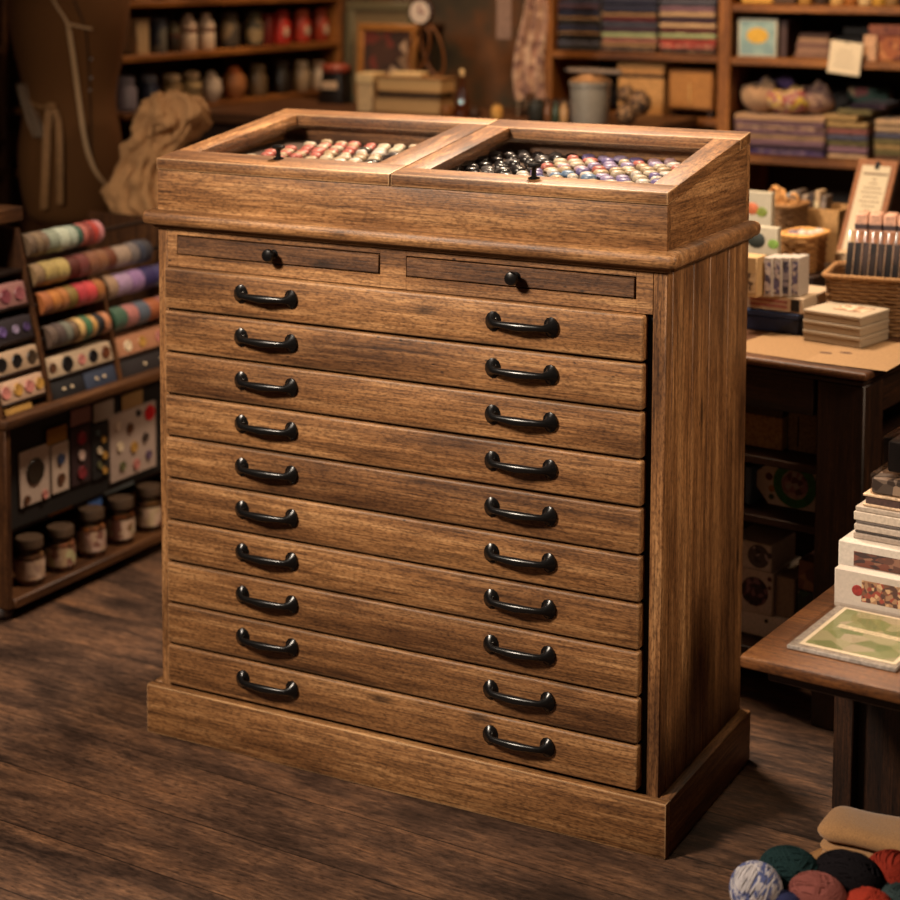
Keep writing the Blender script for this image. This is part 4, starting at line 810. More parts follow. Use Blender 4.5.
x0, x1 = spanF(869, 915, FY+.03, 40); w_ = (x1-x0)/2
o = thing('floral_box', 'rust red patterned box at right end of upper right shelf', 'box', ((x0+x1)/2, FY+.03, Rz1+.0004)); MB().box(-w_, w_, 0, .15, 0, .068, .003).build('body', pattern([(150, 84, 48), (120, 58, 40), (176, 116, 70), (100, 50, 36)], 50), o); MB().box(-w_-.002, w_+.002, -.002, .152, .068, .100, .003).build('lid', pattern([(104, 50, 40), (84, 40, 34), (124, 70, 52)], 40), o)
x = at(868, 40, 1, FY+.01).x; solo(MB().box(x-.014, x+.022, FY+.018, FY+.0195, Rz1+.0004, Rz1+.072, .0005), 'note_card', plain((190, 150, 120), .8), 'peach note card propped before the rust red patterned box', 'card')
# topmost right shelf
for px, w_, h, c, nm, lb, ct_ in ((757, .048, .07, (190, 146, 62), 'wide_box', 'golden yellow box on topmost right shelf', 'box'), (784, .034, .055, (70, 50, 34), 'dark_basket', 'dark basket beside the golden yellow box', 'basket')):
    o = thing(nm, lb, ct_, (at(px, 5, 1, FY+.04).x, FY+.04, Rz2+.0004)); MB().box(-w_, w_, 0, .12, 0, h*.75, .004).build('body', plain(c, .6), o); MB().box(-w_-.002, w_+.002, -.002, .122, h*.75, h, .003).build('rim', plain(tuple(int(v*.85) for v in c), .6), o)
for i, px in enumerate((806, 822, 838, 852, 866, 880, 893)):
    c = ((170, 130, 70), (60, 50, 44), (196, 160, 100), (150, 96, 48), (200, 176, 130), (180, 140, 60), (140, 110, 70))[i]; o = thing('spice_jar', '%s little jar, %s in row on topmost right shelf' % (['golden', 'dark', 'straw', 'amber', 'cream', 'yellow', 'tan'][i], ['first', 'second', 'third', 'fourth', 'fifth', 'sixth', 'seventh'][i]), 'jar', (at(px, 5, 1, FY+.05).x, FY+.05, Rz2+.0004), 0, 'little jars on the topmost shelf')
    MB().lathe([(.018, 0), (.021, .004), (.021, .045), (.016, .052)], (0, 0, 0), 16).build('body', plain(c, .4), o); MB().lathe([(.017, .052), (.017, .066), (.014, .068)], (0, 0, 0), 16).build('cap', plain(tuple(int(v*.6) for v in c), .4), o)

# ------------------------------------------------------------------ display table with baskets
TZ0 = .70
dt = thing('display_table', 'dark wooden display table with open shelves behind the chest at right', 'table', (1.164, .587, 0), math.radians(-8))
TW, TD = .86, 1.05
MB().box(-TW, .012, -.012, TD, TZ0-.016, TZ0, .006, seg=3).build('table_top', wood('table_top_wood', dark=(66, 38, 20), mid=(112, 70, 38), light=(146, 98, 58), axis='x', knots=False), dt)
MB().box(-TW+.008, .004, -.004, TD-.008, TZ0-.028, TZ0-.016, .004).build('moulding', TX, dt)
MB().box(-TW+.02, -.10, .006, .024, .60, TZ0-.028, .002).build('apron', TX, dt)
MB().box(-.028, -.010, .10, TD-.10, .60, TZ0-.028, .002).build('apron', TY, dt)
for x, y in ((-.092, .0), (-.092, TD-.11), (-TW+.02, 0), (-TW+.02, TD-.11)): MB().box(x, x+.095, y+.004, y+.095, 0, TZ0-.028, .003).build('leg', TZ, dt)
for z in (.500, .383, .118): MB().box(-TW+.03, -.093, .02, .50, z-.016, z, .002).build('shelf', TX, dt)
MB().box(-TW+.03, -.02, .50, .515, .09, TZ0-.03, .001).build('back_panel', TX, dt)
RT = math.radians(-8)
def under(px0, px1, z, h, y=.06, d=.12):      # things on the shelves under the table, world x from the photo, table frame depth
    Yw = .64+y; a = at(px0, 500, 1, Yw).x; b_ = at(px1, 500, 1, Yw).x
    return (a+b_)/2, Yw, z+.0004, (b_-a)/2
x, y, z, w_ = under(742, 782, .500, .08); o = thing('kraft_box', 'long tan box on uppermost shelf under the display table', 'box', (x, y, z), RT); MB().box(-w_, w_, 0, .12, 0, .065, .002).build('body', plain((140, 104, 60), .8), o); MB().box(-w_*1.02, w_*1.02, -.002, .122, .065, .083, .002).build('lid', plain((60, 46, 34), .7), o)
x, y, z, w_ = under(785, 816, .500, .08, .065); o = thing('kraft_box', 'greyish brown upright box right of the long tan box under the table', 'box', (x, y, z), RT); MB().box(-w_, w_, 0, .10, 0, .078, .002).build('body', plain((110, 86, 58), .8), o); MB().box(-w_*.3, -w_*.2, -.001, .0, .01, .07, 0).build('printed_line', DARK, o)
# tilted white board with a green ring
x, y, z, w_ = under(757, 822, .383, .1, .075); o = thing('craft_kit', 'white tilted craft kit box with a green ring picture under the table', 'box', (x-.008, y, z), RT)
sq = [(-.078, .050), (-.036, .001), (.066, .001), (.066, .094), (-.016, .098)]
MB().prism(sq, 0, .022, 'y').build('box', plain((186, 164, 146), .7, var=.05), o)
cxz = (.020, .048)
MB().lathe([(.046, 0), (.046, .0015), (.029, .002), (.029, 0)], (0, 0, 0), 28, mat=TR(cxz[0], -.0002, cxz[1]) @ RX(math.pi/2), cap=False).build('green_ring', plain((42, 96, 40), .6), o)
MB().lathe([(.028, 0), (.0275, .001), (.001, .0012)], (0, 0, 0), 24, mat=TR(cxz[0], -.0002, cxz[1]) @ RX(math.pi/2)).build('round_picture', pattern([(130, 90, 90), (160, 120, 110), (84, 50, 50), (150, 130, 120)], 90), o)
for a, b_, r, c in ((-.036, .056, .008, (84, 40, 36)), (-.030, .032, .007, (150, 100, 40)), (-.030, .016, .006, (50, 60, 30)), (.02, .080, .005, (60, 110, 50))): MB().lathe([(r, 0), (r*.9, .001), (.001, .0012)], (0, 0, 0), 12, mat=TR(a, -.0002, b_) @ RX(math.pi/2)).build('flower_print', plain(c, .6), o)
def pbox(px0, px1, z, h, d, col, label, deco=None, yoff=.06, pat=None):
    x, y, z, w_ = under(px0, px1, z, h, yoff); o = thing('game_box', label, 'box', (x, y, z), RT, 'boxes under the display table')
    MB().box(-w_, w_, 0, d, 0, h, .002).build('box', pat or plain(col, .7, var=.06), o)
    for a, b_, r, c in (deco or []): MB().lathe([(r, 0), (r*.95, .001), (.001, .0012)], (0, 0, 0), 20, mat=TR(a*w_, .0002, b_*h) @ RX(math.pi/2)).build('round_print', plain(c, .6) if r < .02 else pattern([c, tuple(int(v*.6) for v in c), tuple(min(255, int(v*1.9)+20) for v in c), c], 110), o)
    return o
zb = .118
pbox(728, 797, zb, .046, .15, (196, 176, 158), 'flat white box, lowest on the bottom shelf under the table', [(.2, .75, .004, (40, 30, 26))])
pbox(728, 776, zb+.0465, .088, .13, (170, 150, 134), 'white box with large dark round picture above the flat white box', [(.2, .5, .030, (46, 26, 28)), (.85, .85, .005, (70, 40, 40)), (.85, .65, .004, (70, 40, 40))])
pbox(777, 797, zb+.0465, .082, .12, (128, 106, 86), 'greyish beige narrow box beside the white box with round picture')
pbox(728, 774, zb+.1355, .055, .11, (176, 160, 146), 'white box with a grey ring spiral, topmost of its stack', [(.4, .5, .024, (70, 60, 60)), (.4, .5, .018, (160, 146, 134)), (.4, .5, .008, (90, 80, 76)), (.9, .6, .006, (60, 50, 48))])
pbox(799, 822, zb, .108, .10, (30, 34, 32), 'dark green box with white label strips on bottom shelf', None, .055, pattern([(30, 40, 34), (34, 34, 36), (150, 138, 120), (40, 60, 44)], 40))
pbox(799, 822, zb+.1085, .06, .10, (104, 66, 46), 'brown patterned box on top of the dark green box', None, .06, pattern([(104, 66, 46), (130, 90, 60), (80, 46, 36)], 40))
pbox(744, 751, .383, .075, .10, (70, 84, 100), 'narrow bluish box left of the tilted craft kit')
# on the table top
def TT(px, py, z=TZ0): return at(px, py, 2, z)
def sheet(c, w_, d, rz, z, col, label): return solo(MB().box(-w_/2, w_/2, 0, d, 0, .0008, .0003, mat=TR(c.x, c.y, z) @ RZ(rz)), 'kraft_paper', plain(col, .85, var=.06), label, 'paper')
sheet(TT(770, 356), .20, .20, RT-.02, TZ0+.0003, (140, 106, 70), 'kraft paper sheet at front left of display table')
sheet(TT(845, 367), .16, .26, RT+.06, TZ0+.0012, (146, 112, 76), 'kraft paper sheet under the white boxes on display table')
for px, py in ((826, 352), (846, 352)):
    p = TT(px, py+2); solo(MB().lathe([(.010, 0), (.009, .0008), (.001, .001)], (0, 0, 0), 9, 1.3, .7, mat=TR(p.x, p.y, TZ0+.0021)), 'paper_flower', plain((84, 56, 40), .8), ['left', 'right'][px > 830]+' brown pressed flower shape on the kraft paper', 'flower')
c0 = TT(803, 341); c1 = TT(860, 350); wv = (c1-c0); L = wv.length; az = math.atan2(wv.y, wv.x); ctr = (c0+c1)/2; zz = TZ0+.0024
for i, (h, col) in enumerate(((.022, (164, 144, 120)), (.020, (168, 148, 124)), (.020, (172, 152, 128)))):
    o = thing('gift_box', 'cream flat box, %s of three on kraft paper' % ['bottom', 'middle', 'top'][i], 'box', (ctr.x, ctr.y, zz), az, 'cream boxes on the display table')
    MB().box(-L/2, L/2, 0, .118, 0, h*.62, .0015).build('tray', plain((158, 138, 114), .7, var=.04), o); MB().box(-L/2-.0012, L/2+.0012, -.0012, .1192, h*.62, h-.0003, .0015).build('lid', plain(col, .7, var=.04), o)
    if i == 2: MB().box(-.02, .045, .04, .095, h-.0003, h+.0004, 0).build('printed_panel', pattern([(196, 170, 140), (150, 110, 80), (206, 184, 156), (130, 90, 66)], 90), o)
    zz += h+.0004
c0 = TT(742, 329); c1 = TT(798, 336); L = (c1-c0).length; az = math.atan2(c1.y-c0.y, c1.x-c0.x); ctr = (c0+c1)/2; zz = TZ0+.0012
o = thing('blue_box', 'navy blue box under the book of stamps on display table', 'box', (ctr.x, ctr.y, zz), az); MB().box(-L/2, L/2, 0, .17, 0, .030, .002).build('tray', plain((24, 32, 56), .5), o); MB().box(-L/2-.001, L/2+.001, -.001, .171, .030, .042, .002).build('lid', plain((30, 42, 70), .5), o); MB().box(L/2+.0008, L/2+.0014, .02, .06, .008, .026, 0).build('label_print', plain((150, 150, 150), .6), o)
zz += .0425
o = thing('boxed_set', 'cream box with dark spine label above the navy blue box', 'box', (ctr.x+.004, ctr.y+.006, zz), az-.02); MB().box(-L/2, L/2+.004, 0, .16, 0, .032, .002).build('box', plain((186, 160, 132), .7, var=.04), o); MB().box(L/2-.022, L/2-.004, -.0008, .0004, .004, .028, 0).build('dark_label', DARK, o)
for q in range(2): MB().box(-L/2+.01, L/2-.03, -.0007, .0003, .008+.010*q, .014+.010*q, 0).build('printed_line', plain((150, 92, 84), .7), o)
zz += .0325
c0 = at(747, 292, 2, zz); c1 = at(797, 296, 2, zz)
GP = 'card packets standing on the cream box'
p0 = at(744, 297, 2, zz); p1 = at(762, 299, 2, zz); 
o = thing('card_packet', 'tan packet of cards standing at left on the cream box', 'card packet', (p0.x+.012, p0.y, zz+.0003), az, GP); MB().box(-.03, .014, 0, .05, 0, .082, .0015).build('sleeve', plain((186, 150, 104), .7, var=.05), o); MB().box(-.02, .012, -.0006, .0004, .01, .05, 0).build('printed_panel', pattern([(180, 146, 104), (90, 66, 46), (196, 164, 124)], 120), o)
for i in range(4):
    px = 763+9*i; p = at(px+4, 297, 2, zz); o = thing('card_packet', 'white and lilac printed packet, %s of four on the cream box' % ['first', 'second', 'third', 'fourth'][i], 'card packet', (p.x, p.y+.002, zz+.0003), az, GP)
    MB().box(-.0085, .0085, 0, .055, 0, .080, .001).build('sleeve', plain((176, 162, 150), .6, var=.04), o)
    MB().box(-.006, .006, -.0006, .0004, .006, .072, 0).build('printed_panel', pattern([(200, 186, 180), (104, 96, 130), (186, 172, 174), (80, 72, 96)], 130) if i != 2 else pattern([(60, 56, 74), (84, 80, 104), (150, 140, 150)], 110), o)
# wicker baskets
WK = bands((92, 60, 32), (150, 108, 64), 2, 42, .8, .5)
WK2 = bands((110, 70, 32), (182, 130, 70), 2, 42, .8, .5)
def basket(name, label, loc, rz, w_, d, h, mat, rim, flare=.012, group=None):
    o = thing(name, label, 'basket', loc, rz, group)
    def ring(z, e, j=None):
        a, b_ = w_/2+e, d/2+e; r = .02; pts = []; per = []
        for cx, cy, s0 in ((a-r, b_-r, 0), (-a+r, b_-r, 1), (-a+r, -b_+r, 2), (a-r, -b_+r, 3)):
            for k in range(6): an = math.pi/2*(s0+k/5); per.append((cx+r*math.cos(an), cy+r*math.sin(an)))
        m_ = len(per); wk = 0
        for q in range(m_):
            p0, p1 = Vector(per[q]), Vector(per[(q+1) % m_]); L_ = (p1-p0).length; n_ = max(1, int(L_/.0035))
            nrm = Vector(((p1-p0).y, -(p1-p0).x)).normalized() if L_ > 0 else Vector((0, 0))
            for s_ in range(n_):
                pp_ = p0.lerp(p1, s_/n_); of = 0 if j is None else .0022*math.sin((wk+s_)*.72+math.pi*(j//2))
                pts.append((pp_.x+nrm.x*of, pp_.y+nrm.y*of, z))
            wk += n_
        return pts
    nj = 2*int(h/.0075)
    base_n = ring(0, 0, 0)
    rings = []
    for jj in range(nj+1):
        z = jj/nj; rg = ring(z*h, 0, jj)
        rg = [(x*(1+flare*z*2/w_), y*(1+flare*z*2/d), q+.0) for x, y, q in rg]
        kk = 1-.012*(jj % 2); rings.append([(x*kk, y*kk, q) for x, y, q in rg])
    rings += [[(x*.94, y*.94, z) for x, y, z in rings[-1]], [(x*.94, y*.94, .006) for x, y, z in rings[0]]]
    MB().loft(rings).build('woven_body', mat, o)
    rr = ring(h, flare); MB().tube([Vector(p) for p in rr]+[Vector(rr[0])], .0055, 8).build('rim', rim, o)
    return o
p = TT(833, 333); q = TT(895, 338)
bw = (q-p).length+.02; bc = (p+q)/2; baz = math.atan2(q.y-p.y, q.x-p.x)
bd = .15; B1 = Vector((bc.x-math.sin(baz)*bd/2*1, bc.y+math.cos(baz)*bd/2, TZ0+.0004))
basket('wicker_basket', 'brown rectangular wicker basket of clear bags on display table', B1, baz, bw, bd, .118, WK, plain((150, 108, 66), .8))
CB = glass((238, 226, 214), .07, .16)
for i in range(7):
    u = -bw/2+.026+i*(bw-.05)/6; loc = B1+Vector((math.cos(baz)*u-math.sin(baz)*-.03, math.sin(baz)*u+math.cos(baz)*-.03, .0085))
    o = thing('clear_bag', 'clear bag of dark sticks, %s from the left in wicker basket' % ['first', 'second', 'third', 'fourth', 'fifth', 'sixth', 'seventh', 'eighth'][i], 'bag', loc, baz, 'clear bags in the wicker basket'); o.rotation_euler = (-.10, .05, baz)
    MB().box(-.009, .003, -.004, .004, 0, .172, .001).build('contents', pattern([(34, 26, 26), (50, 38, 36), (28, 24, 28), (70, 54, 50)], 90, stretch=(1, 1, .2)), o)
    MB().hexa([(-.0088, -.005, .0), (.0088, -.005, .0), (.0088, .005, 0), (-.0088, .005, 0), (-.0085, -.003, .196), (.0085, -.003, .196), (.0085, .003, .196), (-.0085, .003, .196)], .001).build('wrapper', CB, o)
    MB().box(.0045, .0062, -.0052, -.0042, .01, .18, 0).build('seam_strip', plain((150, 130, 112), .5), o)
for i in range(4):
    u = -bw/2+.03+i*.030; loc = B1+Vector((math.cos(baz)*u-math.sin(baz)*.115, math.sin(baz)*u+math.cos(baz)*.115, 0))
    o = thing('tissue_pack', 'pale pink wrapped pack standing behind the wicker basket, %s from left' % ['first', 'second', 'third', 'fourth'][i], 'pack', (loc.x, loc.y, TZ0+.0004), baz, 'pink packs behind the wicker basket'); MB().box(-.013, .013, 0, .05, 0, .222, .003).build('wrapper', plain((186, 140, 116), .6), o); MB().box(-.0132, .0132, -.0006, .0506, .188, .200, .001).build('band', plain((60, 44, 44), .6), o)
# riser with the honey basket
rp = at(785, 288, 2, TZ0); Ry = 1.12
x0 = at(752, 280, 1, Ry).x; x1 = at(815, 280, 1, Ry).x
ri = thing('wooden_riser', 'low dark wooden riser under the honey basket', 'riser', ((x0+x1)/2, Ry, TZ0+.0004), RT); rw = (x1-x0)/2; rh = .075
MB().box(-rw, rw, 0, .20, rh-.012, rh, .002).build('top_board', TX, ri)
for s_ in (-1, 1): MB().box(s_*rw-.012*(s_ > 0), s_*rw+.012*(s_ < 0), 0, .20, 0, rh-.012, .001).build('side_board', TY, ri)
RZ_ = TZ0+rh+.0008
p = at(803, 274, 1, Ry+.06); basket('wicker_basket', 'honey coloured small wicker basket of wrapped sweets on the riser', (p.x, Ry+.065, RZ_), RT, .066, .10, .082, WK2, plain((196, 140, 76), .8), .006)
for i in range(9):
    a = i*2.4; r = .022*math.sqrt((i+.5)/9)*1.4
    solo(MB().ball((p.x+r*math.cos(a), Ry+.065+r*math.sin(a)*1.3, RZ_+.074+.004*(i % 3)), .014, 1.2, .9, .8, sub=2, noise=.12), 'wrapped_sweet', plain(((150, 132, 130), (110, 92, 96), (176, 156, 140))[i % 3], .5), '%s wrapped bundle in the honey wicker basket' % ('grey', 'dark', 'pale')[i % 3], 'sweet', '%s bundles in the honey basket' % ('grey', 'dark', 'pale')[i % 3])
solo(MB().box(p.x-.022, p.x+.022, Ry+.032, Ry+.098, RZ_+.0065, RZ_+.062, .004), 'tissue_lining', plain((150, 120, 90), .9), 'crumpled tissue lining filling the honey basket', 'tissue')
# printed cards at the left
for (px, py0, py1, Y, lb, cs) in ((758, 192, 226, 1.24, 'upright white card with orange and green fruit picture', ((-.012, .5, .016, (176, 92, 54)), (.012, .42, .013, (110, 120, 44)))), (764, 227, 252, 1.02, 'upright white card with green leaf picture and dark round shape', ((-.016, .45, .020, (36, 40, 34)), (.024, .35, .012, (110, 140, 60))))):
    a = at(px-16, (py0+py1)/2, 1, Y).x; b_ = at(px+14, (py0+py1)/2, 1, Y).x; zb_ = TZ0+.0005; zt_ = at(px, py0, 1, Y).z; w_ = (b_-a)/2; h = zt_-zb_
    o = thing('picture_card', lb, 'card', ((a+b_)/2, Y, zb_), RT); MB().box(-w_, w_, 0, .02, 0, h, .001).build('card', plain((172, 160, 138), .7, var=.04), o)
    hz = (at(px, py1, 1, Y).z-zb_)
    for dx, fz, r, c in cs: MB().lathe([(r, 0), (r*.9, .001), (.001, .0012)], (0, 0, 0), 16, 1.1, .9, mat=TR(dx, .0002, hz+(h-hz)*fz) @ RX(math.pi/2)).build('fruit_print', plain(c, .6), o)
# basket of wood curls behind the cards
p = at(775, 215, 1, 1.42); basket('wicker_basket', 'tall dark wicker basket of wooden curls behind the fruit card', (p.x, 1.44, TZ0+.0004), RT, .115, .10, .185, WK, plain((140, 98, 56), .8), .004)
zc = TZ0+.185
for i in range(14):
    a = rnd(0, 6.28); r = .04*math.sqrt(rnd(0, 1)); t = MB(); tr = rnd(.008, .013)
    t.tube([(tr*math.cos(b_), .010*(b_/6.0)-.01, tr*math.sin(b_)) for b_ in [k*.6 for k in range(10)]], .0032, 6, mat=TR(p.x+r*1.2*math.cos(a), 1.44+r*math.sin(a), zc+.012*(i % 3)) @ RZ(rnd(0, 3)) @ RX(rnd(-.6, .6)))
    solo(t, 'wood_curl', plain((196, 142, 84), .8), 'pale wooden curl heaped in the tall dark wicker basket', 'wood curl', 'wooden curls in the tall basket')
solo(MB().box(p.x-.045, p.x+.045, 1.405, 1.475, TZ0+.008, zc-.008, .004), 'packing_paper', KRAFT, 'kraft packing paper under the wooden curls', 'paper')
# crates of small packs between the baskets and the clipboard
o = thing('open_crate', 'pale open crate of packets behind the honey basket', 'crate', (at(805, 200, 1, 1.50).x, 1.50, TZ0+.0004), RT)
MB().box(-.07, .085, 0, .006, 0, .17, .001).build('front_board', KRAFT, o); MB().box(-.07, .085, .114, .12, 0, .17, .001).build('rear_board', KRAFT, o)
for dx in (-.07, .079): MB().box(dx, dx+.006, .006, .114, 0, .17, .001).build('side_board', KRAFT, o)
for i in range(7):
    px = 785+6.4*i; y = 1.545+.004*i; x = at(px, 190, 1, y).x; c = ((120, 130, 140), (176, 156, 136), (84, 70, 60), (150, 130, 112), (60, 48, 44), (180, 150, 116), (104, 90, 80))[i]
    o = thing('sachet', '%s sachet, %s from the left in the pale open crate' % (['bluish', 'cream', 'brown', 'tan', 'black', 'straw', 'grey'][i], ['first', 'second', 'third', 'fourth', 'fifth', 'sixth', 'seventh'][i]), 'sachet', (x, y, TZ0+.0006), RT, 'sachets in the open crate'); o.rotation_euler = (0, .05, RT)
    MB().box(-.0062, .0062, -.02, .02, .002, .195+.006*(i % 3), .002).build('packet', plain(c, .5), o); MB().box(-.0064, .0064, -.0206, -.019, .15, .18, 0).build('printed_label', plain(tuple(min(255, int(v*1.35)) for v in c), .6), o)
bx_ = at(849, 222, 1, 1.22).x
o = thing('small_box', 'greyish flat box lying right of the honey basket', 'box', (bx_, 1.24, TZ0+.0004), RT); MB().box(-.035, .055, 0, .10, 0, .085, .002).build('body', plain((84, 74, 60), .7), o); MB().box(-.037, .057, -.002, .102, .085, .112, .002).build('lid', plain((190, 160, 126), .7), o)
# clipboard stand
Yc = 1.36; a = at(830, 208, 1, Yc).x; b_ = at(864, 208, 1, Yc).x
cz0 = TZ0+.0004; zt_ = at(858, 158, 1, Yc+.17).z; H = zt_-cz0
cs_ = thing('clipboard_stand', 'brown easel board holding a cream notice above the clear bags', 'clipboard', ((a+b_)/2+.005, Yc, cz0), RT)
w_ = (b_-a)/2; tl = .30; lean = math.atan2(.17, H)
Mb = RX(-lean)
MB().box(-w_-.012, w_+.008, 0, .008, 0, H/math.cos(lean), .002, mat=Mb).build('board', plain((124, 74, 38), .6), cs_)
MB().prism([(.010, 0), (.17+.008, H-.004), (.22, 0)], w_+.002, w_+.010, 'x').build('side_support', TY, cs_)
MB().prism([(.010, 0), (.17+.008, H-.004), (.22, 0)], -w_-.012, -w_-.004, 'x').build('side_support', TY, cs_)
MB().box(-w_+.002, w_-.006, -.002, -.0004, .06, H/math.cos(lean)-.018, .0003, mat=Mb).build('notice', plain((188, 170, 142), .8, var=.03), cs_)
MB().box(-.005, .005, -.006, .002, H/math.cos(lean)-.026, H/math.cos(lean)-.008, .001, mat=Mb).build('clip', BLACK, cs_)
HL = H/math.cos(lean)
for i, (lw, th) in enumerate(((.030, .005), (.006, .002), (.010, .002), (.022, .002), (.026, .002), (.020, .002), (.026, .002), (.018, .002), (.008, .002))):
    zl = HL-.042-.0115*i; MB().box(-lw, lw, -.0026, -.0019, zl, zl+th, 0, mat=Mb).build('printed_line', INK, cs_)

# ------------------------------------------------------------------ low table at the right front
LZ = .45; LA = math.radians(-5.5)
lt = thing('side_table', 'low brown wooden table with books and map at lower right', 'table', (1.208, -.226, 0), LA)
LM = TR(1.208, -.226, 0) @ RZ(LA); LMI = LM.inverted()
MB().box(0, .70, 0, .62, LZ-.018, LZ, .003, seg=2).build('table_top', wood('side_table_wood', dark=(84, 48, 22), mid=(134, 84, 42), light=(170, 116, 66), axis='x', knots=False), lt)
MB().box(.025, .675, .045, .060, LZ-.048, LZ-.018, .002).build('apron', TX, lt); MB().box(.025, .040, .061, .60, LZ-.048, LZ-.018, .002).build('apron', TY, lt)
lgx = (LMI @ Vector(CAMP)); ld = LMI.to_3x3() @ ray(833, 740); lgx = (lgx+ld*((.24-lgx.y)/ld.y)).x
for x, y in ((lgx, .24), (.62, .24), (lgx, .54), (.62, .54)): MB().box(x, x+.032, y, y+.035, 0, LZ-.0182, .002).build('leg', TZ, lt)
MB().box(lgx+.0322, .6198, .262, .268, .03, LZ-.0182, .001).build('front_panel', TZ, lt); MB().box(lgx+.075, lgx+.125, .252, .262, .03, LZ-.0182, .001).build('rail', TZ, lt)
def LP(px, py, z=LZ): return LMI @ at(px, py, 2, z)
def lthing(name, label, cat, x, y, z, group=None): return thing(name, label, cat, LM @ Vector((x, y, z)), LA, group)
a = LP(786, 648); b_ = LP(881, 678); c_ = LP(838, 608)
pw = .165; pd = .20; ox, oy = a.x+.002, max(.006, a.y-.002)
ps = lthing('map_print', 'green and cream map print in a clear sleeve on low table', 'map', ox, oy, LZ+.0004)
MB().box(0, pw, 0, pd, 0, .006, .001).build('backing_board', plain((150, 140, 132), .5), ps)
MB().box(.014, pw-.004, .012, pd-.006, .006, .0072, .0003).build('border', PAPER, ps)
MB().box(.021, pw-.011, .020, pd-.014, .0072, .0078, 0).build('map', pattern([(116, 122, 72), (128, 132, 86), (146, 140, 104), (100, 112, 60), (156, 144, 116), (110, 116, 70)], 34), ps)
MB().box(.03, pw-.03, .105, .120, .0078, .0082, 0, mat=RZ(-.05)).build('title_strip', plain((190, 176, 146), .7), ps)
MB().box(-.004, pw+.003, -.003, pd+.004, .0083, .0090, 0).build('clear_sleeve', glass((248, 246, 244), .04, .08), ps)
# upright card behind the map with a picture
y1 = oy+pd+.008; x1 = LP(835, 606).x-.002; h1 = .062
uc = lthing('boxed_kit', 'white boxed kit with brown picture standing behind the map', 'box', x1+.09, y1, LZ+.0004)
MB().box(-.09, .12, 0, .02, 0, h1, .002).build('box', plain((186, 170, 156), .6, var=.03), uc)
MB().box(-.045, .06, -.0008, .0004, .016, .050, 0).build('picture', pattern([(110, 70, 50), (150, 110, 80), (80, 50, 40), (190, 150, 110), (140, 60, 44)], 160), uc)
MB().lathe([(.009, 0), (.008, .001), (.001, .0012)], (0, 0, 0), 14, mat=TR(-.052, -.0002, .032) @ RX(math.pi/2)).build('red_print', plain((130, 40, 34), .6), uc)
y2 = y1+.03
xw = lambda px, z, yy: None
def LX_(px, py, yl, z):        # local x where the ray through px,py meets the plane local y = yl
    o_ = LMI @ Vector(CAMP); d_ = (LMI.to_3x3() @ ray(px, py)); t_ = (yl-o_.y)/d_.y; return o_+d_*t_
q = LX_(838, 560, y2, 0)
zt_ = LX_(845, 541, y2, 0).z; h2 = zt_-LZ
o = lthing('stationery_box', 'white box with dark picture strip and printed lines under the stack', 'box', q.x, y2, LZ+.0004); w2 = .24
MB().box(0, w2, 0, .13, 0, h2, .002).build('box', plain((196, 182, 168), .6, var=.04), o)
MB().box(.026, .14, -.0008, .0004, h2*.62, h2*.86, 0).build('picture_strip', pattern([(90, 56, 44), (60, 40, 36), (130, 90, 70), (110, 60, 44)], 200, stretch=(.4, 1, 1)), o)
for k, (a_, b2) in enumerate(((.085, .11), (.08, .115), (.07, .12))): MB().box(a_, b2, -.0008, .0004, h2*.45-.008*k, h2*.45-.008*k+.002, 0).build('printed_line', INK, o)
zz = LZ+h2+.0008; y3 = y2+.02; xs = LX_(853, 540, y3, 0).x
for i, (th, c, dx, nm) in enumerate(((.009, (150, 132, 118), 0, 'grey'), (.004, (60, 50, 46), .002, 'dark'), (.010, (176, 158, 142), .001, 'cream'), (.005, (96, 84, 78), .003, 'slate'), (.014, (190, 172, 154), .0, 'pale'), (.008, (168, 150, 134), .002, 'beige'))):
    solo(MB().box(xs+dx, xs+.20-dx, y3+.002*(i % 2), y3+.11, zz+.0002, zz+th, .0012, mat=LM), 'booklet', plain(c, .6, var=.08), '%s booklet, %s of pile on the white stationery box' % (nm, ORD[i]), 'booklet', 'booklets on the low table'); zz += th+.0004
o = lthing('book', 'dark spined book with pale cover edges on top of the booklets', 'book', xs+.012, y3+.006, zz+.0004); MB().box(0, .19, 0, .10, 0, .004, .001).box(0, .19, 0, .10, .016, .020, .001).build('cover', plain((190, 160, 130), .6), o); MB().box(.004, .186, .003, .098, .004, .016, 0).build('pages', plain((70, 48, 42), .7), o)
zz += .0208; xs2 = LX_(868, 490, y3, 0).x
o = lthing('clear_case', 'low clear plastic case with grey contents above the dark spined book', 'case', xs2, y3+.008, zz+.0004); MB().box(.002, .158, .002, .083, .001, .026, .002).build('contents', pattern([(130, 116, 108), (90, 80, 76), (170, 150, 134), (60, 50, 48)], 50), o); MB().box(0, .16, 0, .085, 0, .034, .002).build('shell', glass((240, 232, 224), .12, .08), o)
zz += .0348; xs3 = LX_(880, 450, y3, 0).x
o = lthing('clear_case', 'tall clear case with black contents at top of the pile', 'case', xs3, y3+.010, zz+.0004); MB().box(.008, .132, .004, .072, .003, .052, .002).build('contents', plain((22, 22, 26), .3), o); MB().box(0, .14, 0, .078, 0, .060, .002).build('shell', glass((236, 226, 216), .12, .06), o)

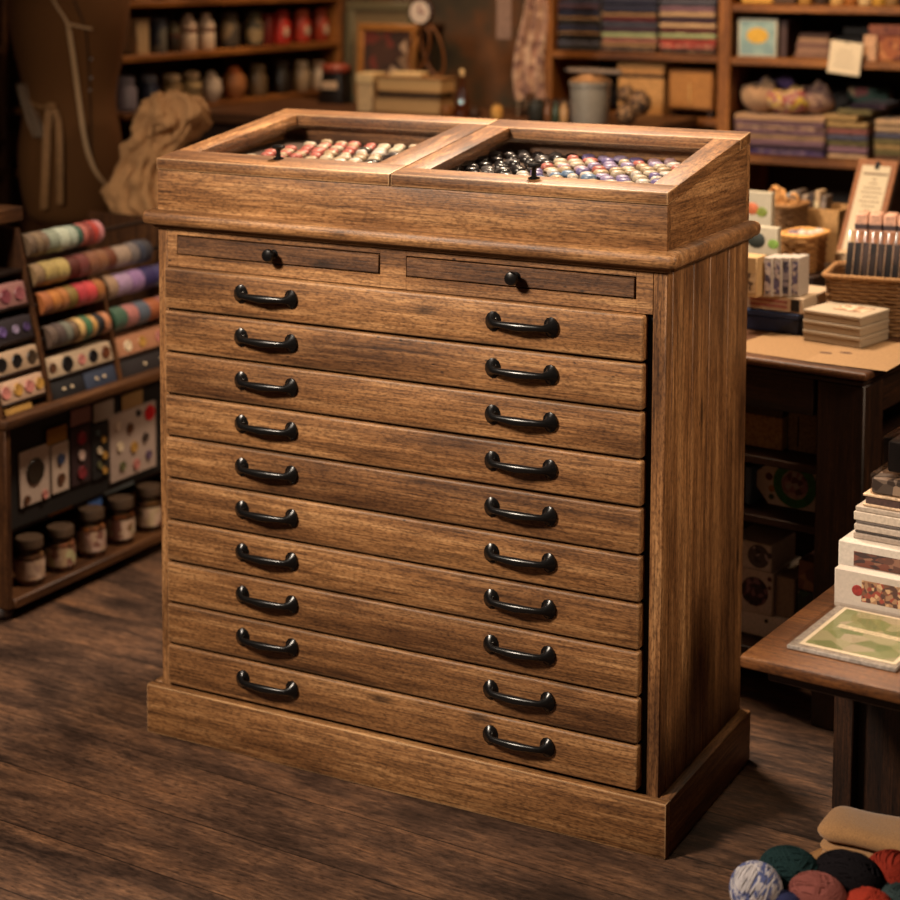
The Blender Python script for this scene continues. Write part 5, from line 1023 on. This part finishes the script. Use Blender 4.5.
# ------------------------------------------------------------------ yarn in the right front corner
yt = thing('yarn_tray', 'shallow wicker tray under the heap of yarn', 'tray', (1.385, -.30, 0)); YZ = .13
tp = [(1.25, -.50), (1.56, -.50), (1.56, -.02), (1.33, -.055), (1.262, -.21)]
wb(MB().prism(tp, 0, YZ, 'z'), 'woven_base', WK, yt)
wb(MB().tube([(x, y, YZ-.004) for x, y in tp+tp[:1]], .005, 8), 'rim', plain((140, 98, 58), .8), yt)
def yarn(px, py, r, sx, sz, c, label, zc=None, c2=None, rz=0.0):
    zc = zc or (YZ+r*sz+.001)
    p = at(px, py, 2, zc)
    o = thing('yarn_ball', label, 'yarn', (p.x, p.y, zc), rz, 'yarn heaped at the lower right')
    m_ = pattern([c, c2, tuple(int(v*.9) for v in c), c2, c], 75, .95) if c2 else plain(tuple(int(v*.8) for v in c), .95, spec=.1, bump=.4, scale=150)
    MB().ball((0, 0, 0), r*.955, sx, 1, sz, sub=4).build('core', m_, o)
    for k in range(5):
        t = MB(); ax = RZ(rnd(0, 6)) @ RX(rnd(.2, 1.3)); pts = []
        for i in range(260):
            a = i*.21; b_ = .55*math.sin(i*.0121*3+k)
            v = ax @ Vector((math.cos(a)*math.cos(b_), math.sin(a)*math.cos(b_), math.sin(b_)))
            pts.append((v.x*r*sx*.985, v.y*r*.985, v.z*r*sz*.985))
        t.tube(pts, .0017, 5).build('strand', m_, o)
    return o
yarn(756, 889, .036, 1, 1, (176, 168, 170), 'white and blue speckled ball of yarn at left of heap', None, (74, 82, 124))
yarn(790, 872, .036, 1.25, .95, (32, 54, 56), 'dark teal skein of yarn behind the speckled ball')
yarn(817, 896, .034, 1.2, .9, (150, 86, 78), 'dusty pink yarn ball in front middle of heap')
yarn(848, 878, .038, 1.35, .95, (26, 21, 24), 'black yarn skein in the middle of heap')
yarn(893, 876, .036, 1.1, .95, (164, 54, 38), 'coral red yarn ball at right of heap')
yarn(868, 907, .030, 1.2, .8, (176, 58, 40), 'bright red yarn at bottom of heap')
yarn(900, 901, .028, 1.2, .8, (62, 76, 76), 'greyish teal yarn at lower right corner of heap')
yarn(786, 908, .026, 1, .8, (50, 54, 92), 'deep blue yarn between speckled and pink balls')
# folded blanket
bl = thing('folded_blanket', 'tan knitted blanket folded in thick layers behind the yarn', 'blanket')
pB = at(816, 864, 2, YZ); bl.location = (pB.x, pB.y, YZ+.001); bl.rotation_euler = (0, 0, .02)
def layer(z, th, x0, yo):
    rings = []
    for k in range(25):
        t = k/24; x = x0+.24*t**1.6; e = min(1, (x-x0)/.03); s_ = math.sqrt(max(.0025, 1-(1-e)**2)); ring = []
        for i in range(28):
            a = 2*math.pi*i/28; ca, sa = math.cos(a), math.sin(a)
            yy = .046*(.55+.45*s_)*math.copysign(abs(ca)**.6, ca); zz_ = th/2*s_*math.copysign(abs(sa)**.75, sa)
            ring.append((x+.002*math.sin(yy*60), .045+yo+yy, z+th/2+zz_+.0012*math.sin(x*55+yy*40)))
        rings.append(ring)
    MB().loft(rings).build('fold', plain((146, 106, 66), .95, bump=.4, scale=140, sheen=.2), bl)
layer(0, .017, .004, .0); layer(.0152, .014, .002, .002); layer(.0288, .030, -.003, .004)
